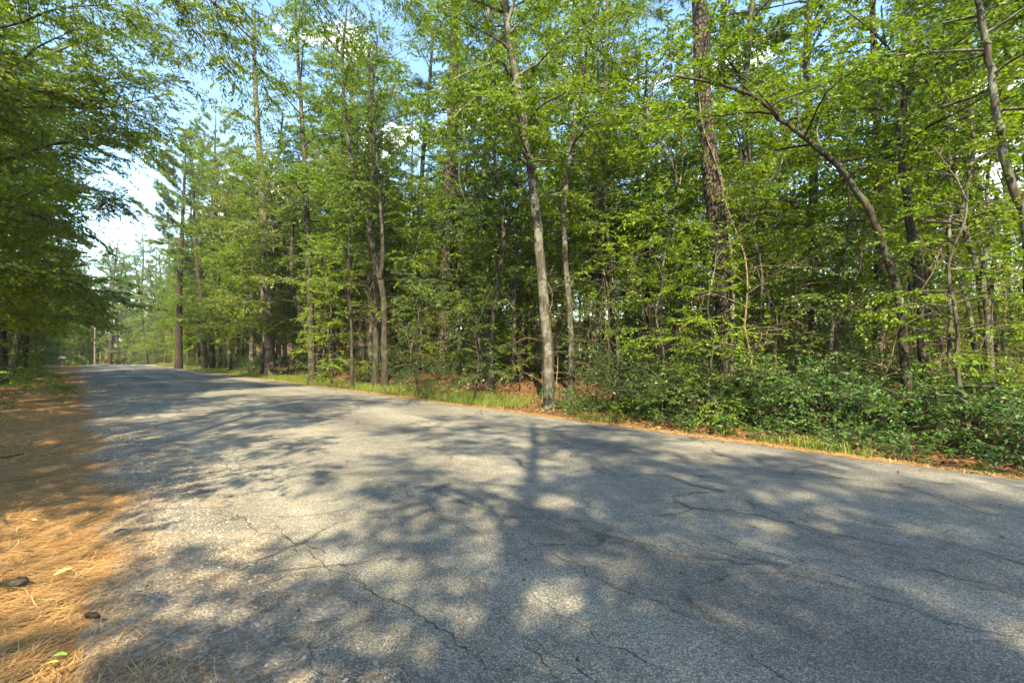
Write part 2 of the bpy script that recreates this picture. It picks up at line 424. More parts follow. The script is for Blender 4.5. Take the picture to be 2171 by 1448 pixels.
def gravel_mat():
    m, nd, lk, out = newmat('gravel')
    tc = nd.new('ShaderNodeTexCoord')
    v = nd.new('ShaderNodeTexVoronoi'); v.inputs['Scale'].default_value = 58; lk.new(tc.outputs['Object'], v.inputs['Vector'])
    sep = nd.new('ShaderNodeSeparateColor'); lk.new(v.outputs['Color'], sep.inputs[0])
    vr = ramp(nd, [(0, (.10, .085, .066)), (.6, (.23, .195, .15)), (1, (.42, .36, .285))]); lk.new(sep.outputs[0], vr.inputs['Fac'])
    n = nd.new('ShaderNodeTexNoise'); n.inputs['Scale'].default_value = 2.5; n.inputs['Detail'].default_value = 7; lk.new(tc.outputs['Object'], n.inputs['Vector'])
    r = ramp(nd, [(.35, (.17, .11, .065)), (.65, (.27, .235, .19))]); lk.new(n.outputs['Fac'], r.inputs['Fac'])
    mx = nd.new('ShaderNodeMixRGB'); mx.inputs['Fac'].default_value = .45; lk.new(vr.outputs['Color'], mx.inputs['Color1']); lk.new(r.outputs['Color'], mx.inputs['Color2'])
    p = nd.new('ShaderNodeBsdfPrincipled'); p.inputs['Roughness'].default_value = .95; p.inputs['Specular IOR Level'].default_value = .2
    lk.new(mx.outputs['Color'], p.inputs['Base Color'])
    b = nd.new('ShaderNodeBump'); b.inputs['Strength'].default_value = .9; b.inputs['Distance'].default_value = .012; b.invert = True
    lk.new(v.outputs['Distance'], b.inputs['Height']); lk.new(b.outputs[0], p.inputs['Normal']); lk.new(p.outputs[0], out.inputs['Surface'])
    return m
M['gravel'] = gravel_mat()

def ground_mat():
    m, nd, lk, out = newmat('forest_soil')
    tc = nd.new('ShaderNodeTexCoord')
    def noise(scale, det=6, rough=.65):
        n = nd.new('ShaderNodeTexNoise'); n.inputs['Scale'].default_value = scale; n.inputs['Detail'].default_value = det; n.inputs['Roughness'].default_value = rough
        lk.new(tc.outputs['Object'], n.inputs['Vector']); return n
    n1 = noise(14, 8); n2 = noise(.8, 5)
    litter = ramp(nd, [(.3, (.05, .028, .016)), (.5, (.13, .07, .035)), (.7, (.24, .14, .07))]); lk.new(n1.outputs['Fac'], litter.inputs['Fac'])
    straw = ramp(nd, [(.3, (.13, .066, .027)), (.5, (.28, .152, .062)), (.7, (.43, .25, .105))]); lk.new(n1.outputs['Fac'], straw.inputs['Fac'])
    dt = nd.new('ShaderNodeVectorMath'); dt.operation = 'DOT_PRODUCT'; dt.inputs[1].default_value = (N[0], N[1], 0); lk.new(tc.outputs['Object'], dt.inputs[0])
    mr = nd.new('ShaderNodeMapRange'); mr.inputs['From Min'].default_value = 8.1; mr.inputs['From Max'].default_value = 8.6; lk.new(dt.outputs['Value'], mr.inputs['Value'])
    mx = nd.new('ShaderNodeMixRGB'); lk.new(mr.outputs[0], mx.inputs['Fac']); lk.new(straw.outputs['Color'], mx.inputs['Color1']); lk.new(litter.outputs['Color'], mx.inputs['Color2'])
    pr = ramp(nd, [(.35, (.75, .75, .75)), (.65, (1.2, 1.15, 1.05))]); lk.new(n2.outputs['Fac'], pr.inputs['Fac'])
    q = nd.new('ShaderNodeMixRGB'); q.blend_type = 'MULTIPLY'; q.inputs['Fac'].default_value = 1; lk.new(mx.outputs['Color'], q.inputs['Color1']); lk.new(pr.outputs['Color'], q.inputs['Color2'])
    p = nd.new('ShaderNodeBsdfPrincipled'); p.inputs['Roughness'].default_value = .95; p.inputs['Specular IOR Level'].default_value = .1
    lk.new(q.outputs['Color'], p.inputs['Base Color'])
    b = nd.new('ShaderNodeBump'); b.inputs['Strength'].default_value = .8; b.inputs['Distance'].default_value = .03
    lk.new(n1.outputs['Fac'], b.inputs['Height']); lk.new(b.outputs[0], p.inputs['Normal']); lk.new(p.outputs[0], out.inputs['Surface'])
    return m
M['ground'] = ground_mat()

# ------------------------------------------------------------------ objects
def obj(name, me, parent=None, label=None, cat=None, group=None, kind=None, loc=None):
    o = bpy.data.objects.new(name, me); COL.objects.link(o)
    if parent is not None: o.parent = parent
    if label: o['label'] = label
    if cat: o['category'] = cat
    if group: o['group'] = group
    if kind: o['kind'] = kind
    if loc is not None: o.location = loc
    return o

def copy_thing(src, loc, rotz, scale, label, group, tilt=(0, 0)):
    r = src.copy(); COL.objects.link(r)
    r.location = loc; r.rotation_euler = (tilt[0], tilt[1], rotz); r.scale = (scale, scale, scale)
    r['label'] = label; r['group'] = group
    for ch in KIDS[src.name]:
        c = ch.copy(); COL.objects.link(c); c.parent = r
    return r
KIDS = {}
SAID = {}

# ------------------------------------------------------------------ the setting: ground, road, shoulder
def sheet(svals, ovals, zf, mat, name):
    S, O = np.meshgrid(svals, ovals, indexing='ij')
    x, y = so2w(S, O); z = zf(S, O)
    v = np.stack([x, y, z], -1).reshape(-1, 3)
    a, b = len(svals), len(ovals)
    i = np.arange(a - 1)[:, None] * b; j = np.arange(b - 1)[None]
    f = np.stack([i + j, i + b + j, i + b + j + 1, i + j + 1], -1).reshape(-1, 4)[:, ::-1]
    mb = MB(); mb.add(v, None, f)
    return mb.mesh(name, mat)

sv = np.concatenate([np.linspace(-200, -30, 14), np.linspace(-28, 70, 260), np.linspace(71, 180, 90), np.linspace(185, 500, 24)])
ov = np.concatenate([np.linspace(-300, -40, 12), np.linspace(-36, -4, 40), np.linspace(-3.8, 0.2, 26), np.linspace(.4, 8.0, 12), np.linspace(8.1, 16, 52), np.linspace(16.5, 50, 50), np.linspace(55, 350, 14)])
obj('ground', sheet(sv, ov, ground_z, M['ground'], 'ground'), label='forest floor of brown leaf litter and orange pine straw', kind='structure')

rng = np.random.default_rng(11)
def edge_l(s):
    return 0.66 + 0.09 * np.sin(s * .9) + 0.07 * np.sin(s * 2.3 + 1) + .05 * np.sin(s * 6.1) + .03 * np.sin(s * 15.7 + 2) + .02 * np.sin(s * 37)
def edge_r(s):
    return 8.02 + 0.03 * np.sin(s * .7 + 2) + 0.02 * np.sin(s * 2.9) + .012 * np.sin(s * 9)
rs = np.concatenate([np.linspace(-28, 30, 700), np.linspace(30.2, 175, 330)])
ro = np.concatenate([[0, .004], np.linspace(.01, .99, 34), [.996, 1.0]])
S, T = np.meshgrid(rs, ro, indexing='ij')
O = edge_l(S) + (edge_r(S) - edge_l(S)) * T
RX, RY = so2w(S, O)
RZ = road_z(S, O) + .006 * wob(S, O, 1.1, .3)
RZ[:, 0] -= .09; RZ[:, -1] -= .09
a, b = S.shape
i = np.arange(a - 1)[:, None] * b; j = np.arange(b - 1)[None]
f = np.stack([i + j, i + b + j, i + b + j + 1, i + j + 1], -1).reshape(-1, 4)[:, ::-1]
mb = MB(); mb.add(np.stack([RX, RY, RZ], -1).reshape(-1, 3), None, f)
road = obj('road', mb.mesh('road', M['asphalt']), label='worn grey chip-seal road with long cracks', kind='structure')

shs = np.linspace(-28, 120, 900); sho = np.linspace(-.5, 1.25, 26)
sh_z = lambda s, o: crest(s) + .012 + .03 * smooth(.2, 1.1, o) - .06 * smooth(-.35, .25, -o + .14 * np.sin(s * 1.3) + .1 * np.sin(s * 3.1 + 1)) + .008 * wob(s * 3, o * 3, 1.7)
obj('shoulder', sheet(shs, sho, sh_z, M['gravel'], 'shoulder'),
    label='crumbling gravel shoulder along the road edge', kind='structure')

# cracks: crooked dark seams, mostly along the road
def crack_mesh(s0, o0, length, ang, w, rng):
    n = max(6, int(length / .05))
    st = length / n
    h = ang + np.cumsum(rng.normal(0, .16, n)) * .45
    h = ang + (h - ang) * .5 + rng.normal(0, .38, n)
    s = s0 + np.cumsum(np.cos(h)) * st; o = o0 + np.cumsum(np.sin(h)) * st
    o = np.clip(o, edge_l(s) + .03, edge_r(s) - .03)
    ww = w * (.35 + .9 * np.abs(rng.normal(0, .6, n))) * np.sin(np.linspace(.12, pi - .05, n)) ** .6 * .5
    x1, y1 = so2w(s, o + ww); x2, y2 = so2w(s, o - ww)
    zz = road_z(s, o) + .006 * wob(s, o, 1.1, .3) + .003
    v = np.concatenate([np.stack([x1, y1, zz], -1), np.stack([x2, y2, zz], -1)])
    k = np.arange(n - 1)
    mb = MB(); mb.add(v, None, np.stack([k, k + 1, n + k + 1, n + k], -1))
    return mb.mesh('crack', M['crack']), (s, o)
for o0, dens, w in ((1.35, .75, .012), (1.75, .5, .009), (2.35, .45, .009), (2.95, .6, .008), (3.55, .35, .008), (4.15, .9, .011), (4.4, .95, .013), (4.75, .6, .009), (5.4, .35, .008), (6.1, .3, .007), (6.8, .35, .007), (7.35, .35, .008), (1.1, .6, .009), (1.55, .5, .008), (2.05, .45, .007), (2.65, .45, .007), (3.25, .4, .007), (3.9, .5, .007), (4.55, .6, .009), (5.0, .5, .008), (5.75, .35, .006), (6.45, .3, .006), (7.1, .3, .006)):
    s = -8.0
    while s < 45:
        L = rng.uniform(.6, 2.6)
        if rng.random() < min(1, dens * 1.15):
            me, (cs, co_) = crack_mesh(s, o0 + rng.normal(0, .09), L, rng.normal(0, .07), 0.75 * w * rng.uniform(.5, 1.5) * (1 + max(s, 0) * .02), rng)
            obj('crack', me, parent=road)
            if rng.random() < .75 and s < 16:
                q = rng.integers(2, len(cs) - 1)
                me, _ = crack_mesh(cs[q], co_[q], rng.uniform(.25, .9), rng.choice([-1, 1]) * rng.uniform(.6, 1.5), w * .6, rng)
                obj('crack', me, parent=road)
        s += L * rng.uniform(.7, 1.5)

# ------------------------------------------------------------------ plants: generators
def limb_path(rng, p0, az, el, L, n=8, sag=.55, wig=.10):
    pts = [np.array(p0, float)]
    a, e = az, el
    for k in range(n - 1):
        a += rng.normal(0, wig * 1.6); e += -sag / n + rng.normal(0, wig)
        pts.append(pts[-1] + L / (n - 1) * np.array([cos(a) * cos(e), sin(a) * cos(e), sin(e)]))
    return np.array(pts)

def arc_sample(path, u):
    n = len(path) - 1
    x = np.clip(np.asarray(u) * n, 0, n - 1e-6); k = x.astype(int); t = (x - k)[:, None]
    return path[k] * (1 - t) + path[k + 1] * t, unit(path[k + 1] - path[k])

def foliate(rng, tr, cr, path, L, r, leaf, lmi, dens=1.0, per=10, sub_gap=.21, twig_gap=.115, twig_len=.40, sub_len=.44, hi=False, wid=.56, droop=.3, flat=.75, start=.18, bare=0.0, vsp=.25):
    """side branches, twigs and leaves along one limb; woody bits go to tr, leaves to cr"""
    ns = max(3, int(L * (1 - start) / sub_gap * dens))
    us = np.sort(rng.uniform(start, 1, ns))
    P, T = arc_sample(path, us)
    TP, TD, TL = [], [], []
    for k in range(ns):
        side = 1 if k % 2 else -1
        lat = unit(np.cross(T[k], [0, 0, 1.0]) + 1e-6) * side
        d = unit(T[k] * rng.uniform(.35, .9) + lat * rng.uniform(.6, 1.1) + np.array([0, 0, rng.normal(.08, vsp)]))
        ll = L * sub_len * (1.12 - us[k] * .75) * rng.uniform(.6, 1.25)
        ll = min(max(ll, .25), 2.2)
        az, el = math.atan2(d[1], d[0]), math.asin(np.clip(d[2], -1, 1))
        sp = limb_path(rng, P[k], az, el, ll, 5, .5, .12)
        tube(tr, sp, np.linspace(max(r * .32 * (1 - us[k] * .5), .005), .003, 5), 4, 0, cap=False)
        if rng.random() < bare: continue
        nt = max(2, int(ll / twig_gap * dens))
        ut = np.sort(rng.uniform(.12, 1, nt)); ut[-1] = 1
        Q, TT = arc_sample(sp, ut)
        sd = np.where(np.arange(nt) % 2 == 0, 1., -1.)[:, None]; sd[-1] = 0
        dd = unit(TT * .7 + unit(np.cross(TT, [0, 0, 1.0]) + 1e-6) * sd * .75 + rng.normal(0, .22, (nt, 3)) + np.array([0, 0, -.08]))
        TP.append(Q); TD.append(dd); TL.append(twig_len * rng.uniform(.55, 1.3, nt))
    nt = 4
    Q, TT = arc_sample(path, np.linspace(.75, 1, nt))
    TP.append(Q); TD.append(unit(TT + rng.normal(0, .4, (nt, 3)))); TL.append(np.full(nt, twig_len))
    TP = np.concatenate(TP); TD = np.concatenate(TD); TL = np.concatenate(TL)
    cones(tr, TP, TP + TD * TL[:, None], .0032, 0)
    leaves(cr, TP, TD, TL, per, leaf, rng, wid, droop, flat, lmi, hi)

def trunk_tube(mb, path, r0, r1, sides, rng, flare=.35, power=.8):
    n = len(path)
    h = np.concatenate([[0], np.cumsum(np.linalg.norm(np.diff(path, axis=0), axis=1))])
    u = h / h[-1]
    rad = r1 + (r0 - r1) * (1 - u) ** power + r0 * flare * np.exp(-h / .28)
    tube(mb, path, rad, sides, 0, True, .035, rng)
    return u, rad

def make_tree(name, label, cat, rng, pts, r0, r1, nlimb, t0, t1, limb_len, leafm, barkm, leaf=.085, group=None, loc=None, az0=None, az_spread=pi,
              el=(.25, .9), hi=False, extra_limbs=(), sides=9, npath=26, flare=.55, **kw):
    """one tree: an Empty at its base > trunk, limb (each), crown.  pts are local to the base"""
    root = obj(name, None, label=label, cat=cat, group=group, loc=loc)
    path = spline(pts, npath)
    path[1:, :2] += rng.normal(0, .012, (npath - 1, 2))
    tk = MB(); u, rad = trunk_tube(tk, path, r0, r1, sides, rng, flare)
    cr = MB(); kids = []
    limbs = []
    for k in range(nlimb):
        t = t0 + (t1 - t0) * (k + rng.uniform(0, .9)) / nlimb
        p, _ = arc_sample(path, np.array([t]))
        rr = np.interp(t, np.linspace(0, 1, npath), rad)
        az = (k * 2.39996 + rng.normal(0, .35)) if az0 is None else az0 + rng.uniform(-az_spread, az_spread)
        f = (t - t0) / max(t1 - t0, 1e-6)
        L = limb_len(f) * rng.uniform(.7, 1.25)
        limbs.append((p[0], az, el[0] + (el[1] - el[0]) * f + rng.normal(0, .12), L, min(rr * .55, .012 + L * .011)))
    for k, (p, az, e, L, r) in enumerate(limbs):
        lp = limb_path(rng, p, az, e, L)
        lm = MB()
        tube(lm, lp, np.linspace(r, .005, len(lp)), 6, 0)
        foliate(rng, lm, cr, lp, L, r, leaf, 0, hi=hi, **kw)
        tk_target = lm
        limbs[k] = lm
    for q in extra_limbs:      # (list of local points, r0, r1, leafy)
        lp = spline(q[0], 12); lm = MB()
        tube(lm, lp, np.linspace(q[1], q[2], 12), 7, 0, True, .03, rng)
        if q[3]:
            L = np.linalg.norm(np.diff(lp, axis=0), axis=1).sum()
            foliate(rng, lm, cr, lp, L, q[1], leaf, 0, hi=hi, start=q[4] if len(q) > 4 else .35, **kw)
        limbs.append(lm)
    kids.append(obj('trunk', tk.mesh('trunk', M[barkm]), parent=root))
    for lm in limbs:
        kids.append(obj('limb', lm.mesh('limb', M[barkm]), parent=root))
    kids.append(obj('crown', cr.mesh('crown', M[leafm], False), parent=root))
    KIDS[root.name] = kids
    return root

def merge_limbs(root):
    """for copied background trees: limbs join the trunk mesh so that each copy stays light"""
    kids = KIDS[root.name]
    tk = [k for k in kids if k.name.startswith('trunk')][0]
    ls = [k for k in kids if k.name.startswith('limb')]
    vs, f3, f4 = [], [], []; n = 0
    mb = MB()
    for o in [tk] + ls:
        me = o.data
        v = np.empty(len(me.vertices) * 3, np.float32); me.vertices.foreach_get('co', v)
        lt = np.empty(len(me.polygons), np.int32); me.polygons.foreach_get('loop_total', lt)
        ls_ = np.empty(len(me.polygons), np.int32); me.polygons.foreach_get('loop_start', ls_)
        li = np.empty(len(me.loops), np.int32); me.loops.foreach_get('vertex_index', li)
        a3 = ls_[lt == 3]; a4 = ls_[lt == 4]
        mb.add(v.reshape(-1, 3), np.stack([li[a3 + q] for q in range(3)], -1) if len(a3) else None, np.stack([li[a4 + q] for q in range(4)], -1) if len(a4) else None)
    me = mb.mesh('trunk', tk.data.materials[0])
    old = [o.data for o in [tk] + ls]
    tk.data = me
    for o in ls: bpy.data.objects.remove(o)
    for d_ in old: bpy.data.meshes.remove(d_)
    KIDS[root.name] = [tk, kids[-1]]
    return root

def needle_tufts(mb, P, Dr, rng, n=16, L=.24, w=.013, spread=.75):
    T = len(P)
    if not T: return
    d = np.repeat(Dr, n, 0)
    ax = unit(d * rng.uniform(.35, 1.2, (T * n, 1)) + rng.normal(0, spread, (T * n, 3)))
    base = np.repeat(P, n, 0) + d * rng.uniform(-.10, .04, (T * n, 1))
    b = unit(np.cross(ax, rng.normal(0, 1, (T * n, 3))))
    l = L * rng.uniform(.7, 1.2, (T * n, 1))
    v = np.stack([base + b * w * .5, base - b * w * .5, base + ax * l + np.array([0, 0, -.03])], 1)
    mb.add(v.reshape(-1, 3), np.arange(T * n * 3).reshape(-1, 3))

def make_pine(name, label, rng, pts, r0, r1, nlimb, t0, limb_len, loc=None, group=None, barkm='bark_pine', tufts=15, stubs=6, sides=11, merge=True, needle_w=.014):
    root = obj(name, None, label=label, cat='pine tree', group=group, loc=loc)
    path = spline(pts, 26); path[1:, :2] += rng.normal(0, .01, (25, 2))
    tk = MB(); u, rad = trunk_tube(tk, path, r0, r1, sides, rng, .25)
    cr = MB(); kids = []; limbs = []
    for k in range(nlimb + stubs):
        stub = k >= nlimb
        t = rng.uniform(.25, t0) if stub else t0 + (.999 - t0) * (k + rng.uniform(0, .9)) / nlimb
        p, _ = arc_sample(path, np.array([t])); p = p[0]
        f = 0 if stub else (t - t0) / (1 - t0)
        L = rng.uniform(.3, 1.2) if stub else limb_len * (.55 + .6 * math.sin(pi * min(f * .9 + .1, 1))) * rng.uniform(.6, 1.15) * (1.05 - .55 * f)
        az = k * 2.39996 + rng.normal(0, .4)
        lp = limb_path(rng, p, az, rng.normal(.05, .15) + .55 * f, L, 7, -.35, .12)
        lm = MB(); r = max(.012, L * .012)
        tube(lm, lp, np.linspace(r, .006, 7), 5, 0)
        if not stub:
            ns = max(3, int(L / .28)); us = np.sort(rng.uniform(.3, 1, ns))
            Q, TT = arc_sample(lp, us)
            ends, ed = [lp[-1]], [unit(lp[-1] - lp[-2])]
            for q in range(ns):
                sd = 1 if q % 2 else -1
                d = unit(TT[q] * .8 + unit(np.cross(TT[q], [0, 0, 1.]) + 1e-6) * sd * rng.uniform(.5, 1) + np.array([0, 0, rng.uniform(0, .5)]))
                l = rng.uniform(.3, .9) * min(1, L * .45)
                tube(lm, np.array([Q[q], Q[q] + d * l * .6, Q[q] + d * l + np.array([0, 0, .06])]), [.009, .007, .005], 3, 0, cap=False)
                for w in np.linspace(.35, 1, max(2, int(tufts * l / .6))):
                    ends.append(Q[q] + d * l * w + rng.normal(0, .07, 3)); ed.append(unit(d + rng.normal(0, .45, 3) + np.array([0, 0, .25])))
            needle_tufts(cr, np.array(ends), np.array(ed), rng, w=needle_w)
        limbs.append(lm)
    kids.append(obj('trunk', tk.mesh('trunk', M[barkm]), parent=root))
    for lm in limbs: kids.append(obj('limb', lm.mesh('limb', M['bark_dark'] if False else M[barkm]), parent=root))
    kids.append(obj('crown', cr.mesh('crown', M['needle'], False), parent=root))
    KIDS[root.name] = kids
    if merge: merge_limbs(root)
    return root

def make_shrub(name, label, rng, h, rad, nstem, leafm, leaf, loc=None, group=None, per=7, barkm='twig', dens=.8, wid=.5, lean=.5, cat='shrub', hi=False):
    root = obj(name, None, label=label, cat=cat, group=group, loc=loc)
    st = MB(); cr = MB()
    for k in range(nstem):
        az = k * 2.4 + rng.normal(0, .3)
        L = h * rng.uniform(.65, 1.15)
        lp = limb_path(rng, (rng.normal(0, rad * .12), rng.normal(0, rad * .12), -.05), az, rng.uniform(1.0, 1.45) - lean * .4, L, 8, .35, .16)
        tube(st, lp, np.linspace(.006 + L * .004, .003, 8), 5, 0)
        foliate(rng, st, cr, lp, L, .012, leaf, 0, dens=dens, per=per, sub_gap=.13, twig_gap=.085, twig_len=.17, sub_len=.36, start=.12, wid=wid, droop=.1, flat=.6, vsp=.45, hi=hi)
    kids = [obj('stem', st.mesh('stem', M[barkm]), parent=root), obj('foliage', cr.mesh('foliage', M[leafm], False), parent=root)]
    KIDS[root.name] = kids
    return root

def straight(h, lean=(0, 0), wob_=.15, rng=None, n=6):
    z = np.linspace(0, h, n)
    p = np.stack([lean[0] * z / h, lean[1] * z / h, z], -1)
    p[1:, :2] += rng.normal(0, wob_, (n - 1, 2)) * np.linspace(.3, 1, n - 1)[:, None]
    p[0, 2] = -.2
    return p

# ------------------------------------------------------------------ individual trees read off the photograph
def pix_trunk(base_px, d, pts, top_px=None, dd=0.0):
    """world points of a trunk: base on the ground at depth d, then photo points at depths leaning by dd"""
    x = (base_px - PXW / 2) / FPX * d
    g = wz(x, d)
    base = np.array([x, d, g])
    out = [np.array([0, 0, -.25])]
    n = len(pts)
    for k, (px, py) in enumerate(pts):
        out.append(at(px, py, d + dd * (k + 1) / n) - base)
    return base, np.array(out)

R_ = lambda seed: np.random.default_rng(seed)
taper = lambda a, b: (lambda f: a + (b - a) * f)

# 1 grey leaning tree at the verge
b, p = pix_trunk(1166, 12.7, [(1160, 720), (1150, 600), (1140, 480), (1124, 350), (1100, 200), (1076, 70), (1066, -60), (1050, -260)], dd=.5)
def loc_of(px, py, d, base): return at(px, py, d) - base
ex = [([loc_of(1122, 352, 12.9, b), loc_of(1100, 335, 12.6, b), loc_of(1078, 330, 12.2, b)], .045, .03, False),
      ([loc_of(1085, 195, 13.0, b), loc_of(1045, 190, 12.2, b), loc_of(1000, 215, 11.4, b), loc_of(950, 260, 10.8, b)], .045, .012, True),
      ([loc_of(1078, 155, 13.0, b), loc_of(1060, 130, 12.6, b), loc_of(1000, 150, 12.0, b), loc_of(900, 200, 11.2, b)], .05, .012, True),
      ([loc_of(1070, 70, 13.1, b), loc_of(1090, 0, 12.9, b), loc_of(1092, -80, 12.5, b), loc_of(1110, -200, 12.0, b)], .06, .02, True),
      ([loc_of(1064, 25, 13.1, b), loc_of(1030, 10, 12.6, b), loc_of(990, 0, 12.0, b), loc_of(930, 10, 11.2, b)], .06, .015, True)]
make_tree('leaning_tree', 'tall leaning tree with pale mottled grey bark on the verge beside the road', 'tree', R_(101), p, .155, .06, 24, .42, .99, taper(2.8, 2.3), 'leaf_mid', 'bark_grey', leaf=.10, dens=1.2,
          loc=b, extra_limbs=ex, sides=14, npath=40)
# 2 crooked slim tree beside it
b, p = pix_trunk(1208, 13.6, [(1212, 720), (1200, 560), (1196, 430), (1210, 330), (1220, 240), (1240, 130), (1262, 20), (1280, -120)], dd=.4)
make_tree('crooked_tree', 'slim crooked tree just behind the leaning grey tree', 'tree', R_(102), p, .10, .03, 18, .45, .99, taper(2.3, 1.6), 'leaf_light', 'bark_grey', leaf=.10, loc=b, sides=9, npath=34)
# 3 big pine carrying vines
b, p = pix_trunk(1545, 11.0, [(1535, 640), (1522, 480), (1505, 340), (1492, 220), (1486, 100), (1480, -80), (1476, -300), (1474, -560)], dd=.2)
pine_b, pine_p = b, p
make_pine('vine_pine', 'thick scaly pine trunk wound by woody vines above the roadside shrubs', R_(103), p, .225, .13, 16, .72, 3.0, loc=b, sides=18, merge=False, stubs=3)
pp = spline(p, 60)
for q, (ph, tw, lo, hi_, rr) in enumerate(((.3, 2.6, .1, .62, .030), (2.2, -3.4, .05, .55, .022))):
    k0, k1 = int(lo * 60), int(hi_ * 60)
    th = ph + tw * np.linspace(0, 1, k1 - k0) + .25 * np.sin(np.linspace(0, 14, k1 - k0))
    rad = .232 - .09 * np.linspace(lo, hi_, k1 - k0)
    off = np.stack([np.cos(th - 1.6), np.sin(th - 1.6), np.zeros_like(th)], -1) * (rad + rr * .8)[:, None]
    mb = MB(); tube(mb, pp[k0:k1] + off, np.linspace(rr, rr * .7, k1 - k0), 7, 0, True, .05, R_(5))
    root = obj('woody_vine', None, label=('thick pale vine twisting up the scaly pine' if q == 0 else 'thinner vine winding the other way up the scaly pine'), cat='vine', loc=b)
    obj('stem', mb.mesh('stem', M['bark_pale']), parent=root)
    mb = MB(); r5 = R_(55 + q)
    m_ = 60; kk = r5.integers(k0, k1, m_)
    aa = r5.uniform(0, 2 * pi, m_)
    dv = unit(np.stack([np.cos(aa), np.sin(aa) - .5, r5.normal(0, .4, m_)], -1))
    leaves(mb, pp[kk] + dv * .26, dv, np.full(m_, .22), 6, .08, r5, .6, .3)
    obj('foliage', mb.mesh('foliage', M['leaf_mid'], False), parent=root)
# 4 arching tree
b, p = pix_trunk(1935, 8.3, [(1905, 640), (1882, 560), (1842, 445), (1775, 352), (1705, 292), (1640, 240), (1600, 205), (1520, 178), (1430, 160)], dd=.4)
ex = [([loc_of(1640, 240, 8.6, b), loc_of(1590, 238, 8.5, b), loc_of(1520, 245, 8.3, b), loc_of(1440, 250, 8.1, b), loc_of(1340, 262, 8.0, b)], .030, .008, True, .3),
      ([loc_of(1700, 290, 8.6, b), loc_of(1690, 220, 8.7, b), loc_of(1700, 120, 8.8, b), loc_of(1720, 20, 8.8, b)], .022, .008, True, .3),
      ([loc_of(1545, 184, 8.7, b), loc_of(1525, 150, 8.6, b), loc_of(1530, 80, 8.5, b), loc_of(1560, -10, 8.4, b)], .026, .008, True, .3)]
make_tree('arching_tree', 'brown tree trunk arching far over towards the vine-wound pine', 'tree', R_(104), p, .082, .018, 12, .45, .99, taper(1.6, 1.2), 'leaf_light', 'bark_dark', leaf=.085, loc=b, extra_limbs=ex, sides=10, npath=40, flare=.2)
# 5 crooked tree topped with a dead leaf cluster
b, p = pix_trunk(1968, 8.6, [(1955, 700), (1948, 600), (1930, 480), (1914, 350), (1906, 275), (1918, 210), (1926, 160)], dd=.1)
ex = [([loc_of(1926, 165, 8.7, b), loc_of(1935, 110, 8.6, b), loc_of(1950, 30, 8.4, b), loc_of(1960, -60, 8.2, b)], .03, .008, True, .1),
      ([loc_of(1926, 165, 8.7, b), loc_of(1890, 110, 8.5, b), loc_of(1840, 60, 8.2, b), loc_of(1790, 20, 7.9, b)], .026, .007, True, .1),
      ([loc_of(1928, 165, 8.7, b), loc_of(1990, 120, 8.5, b), loc_of(2060, 90, 8.2, b), loc_of(2130, 80, 7.9, b)], .026, .007, True, .1),
      ([loc_of(1922, 175, 8.7, b), loc_of(1860, 170, 8.2, b), loc_of(1800, 175, 7.7, b)], .022, .007, True, .1),
      ([loc_of(1930, 170, 8.7, b), loc_of(1930, 130, 8.0, b), loc_of(1935, 110, 7.2, b)], .022, .007, True, .1)]
make_tree('broom_tree', 'crooked trunk that bursts into a broom of branches at one knot', 'tree', R_(105), p, .09, .05, 7, .45, .95, taper(1.4, 1.4), 'leaf_mid', 'bark_dark', leaf=.09, loc=b, extra_limbs=ex, sides=10, npath=30, flare=.2)
mb = MB(); r5 = R_(77)
m_ = 90; dv = unit(r5.normal(0, 1, (m_, 3)) + np.array([0, 0, -.6]))
leaves(mb, at(1926, 158, 8.7) - b + dv * .01, dv, np.full(m_, .10), 4, .15, r5, .22, .7)
cl = obj('dead_leaf_cluster', mb.mesh('dead_leaf_cluster', M['leaf_brown'], False), label='clump of withered brown leaves caught at the knot of the broom-topped tree', cat='dead leaves', loc=b)
# 6 edge trees
b, p = pix_trunk(2205, 6.9, [(2195, 620), (2172, 470), (2150, 400), (2130, 340), (2115, 260), (2100, 150), (2085, 60), (2060, -80), (2040, -200)], dd=.3)
make_tree('mottled_tree', 'mottled grey trunk with short forked side branches', 'tree', R_(106), p, .07, .03, 12, .58, .99, taper(1.8, 1.5), 'leaf_mid', 'bark_grey', leaf=.085, loc=b, sides=10, npath=34, flare=.2)
b, p = pix_trunk(2105, 8.4, [(2098, 700), (2085, 620), (2062, 540), (2040, 470), (2050, 400), (2062, 320), (2060, 220)], dd=.5)
ex = [([loc_of(2085, 620, 8.5, b), loc_of(2090, 540, 8.5, b), loc_of(2120, 460, 8.5, b), loc_of(2165, 400, 8.4, b)], .05, .012, True)]
make_tree('forked_tree', 'slim forked tree leaning its two stems apart behind the shrubs', 'tree', R_(107), p, .075, .02, 9, .45, .99, taper(1.6, 1.0), 'leaf_light', 'bark_grey', leaf=.08, loc=b, extra_limbs=ex, sides=9, npath=30, flare=.2)
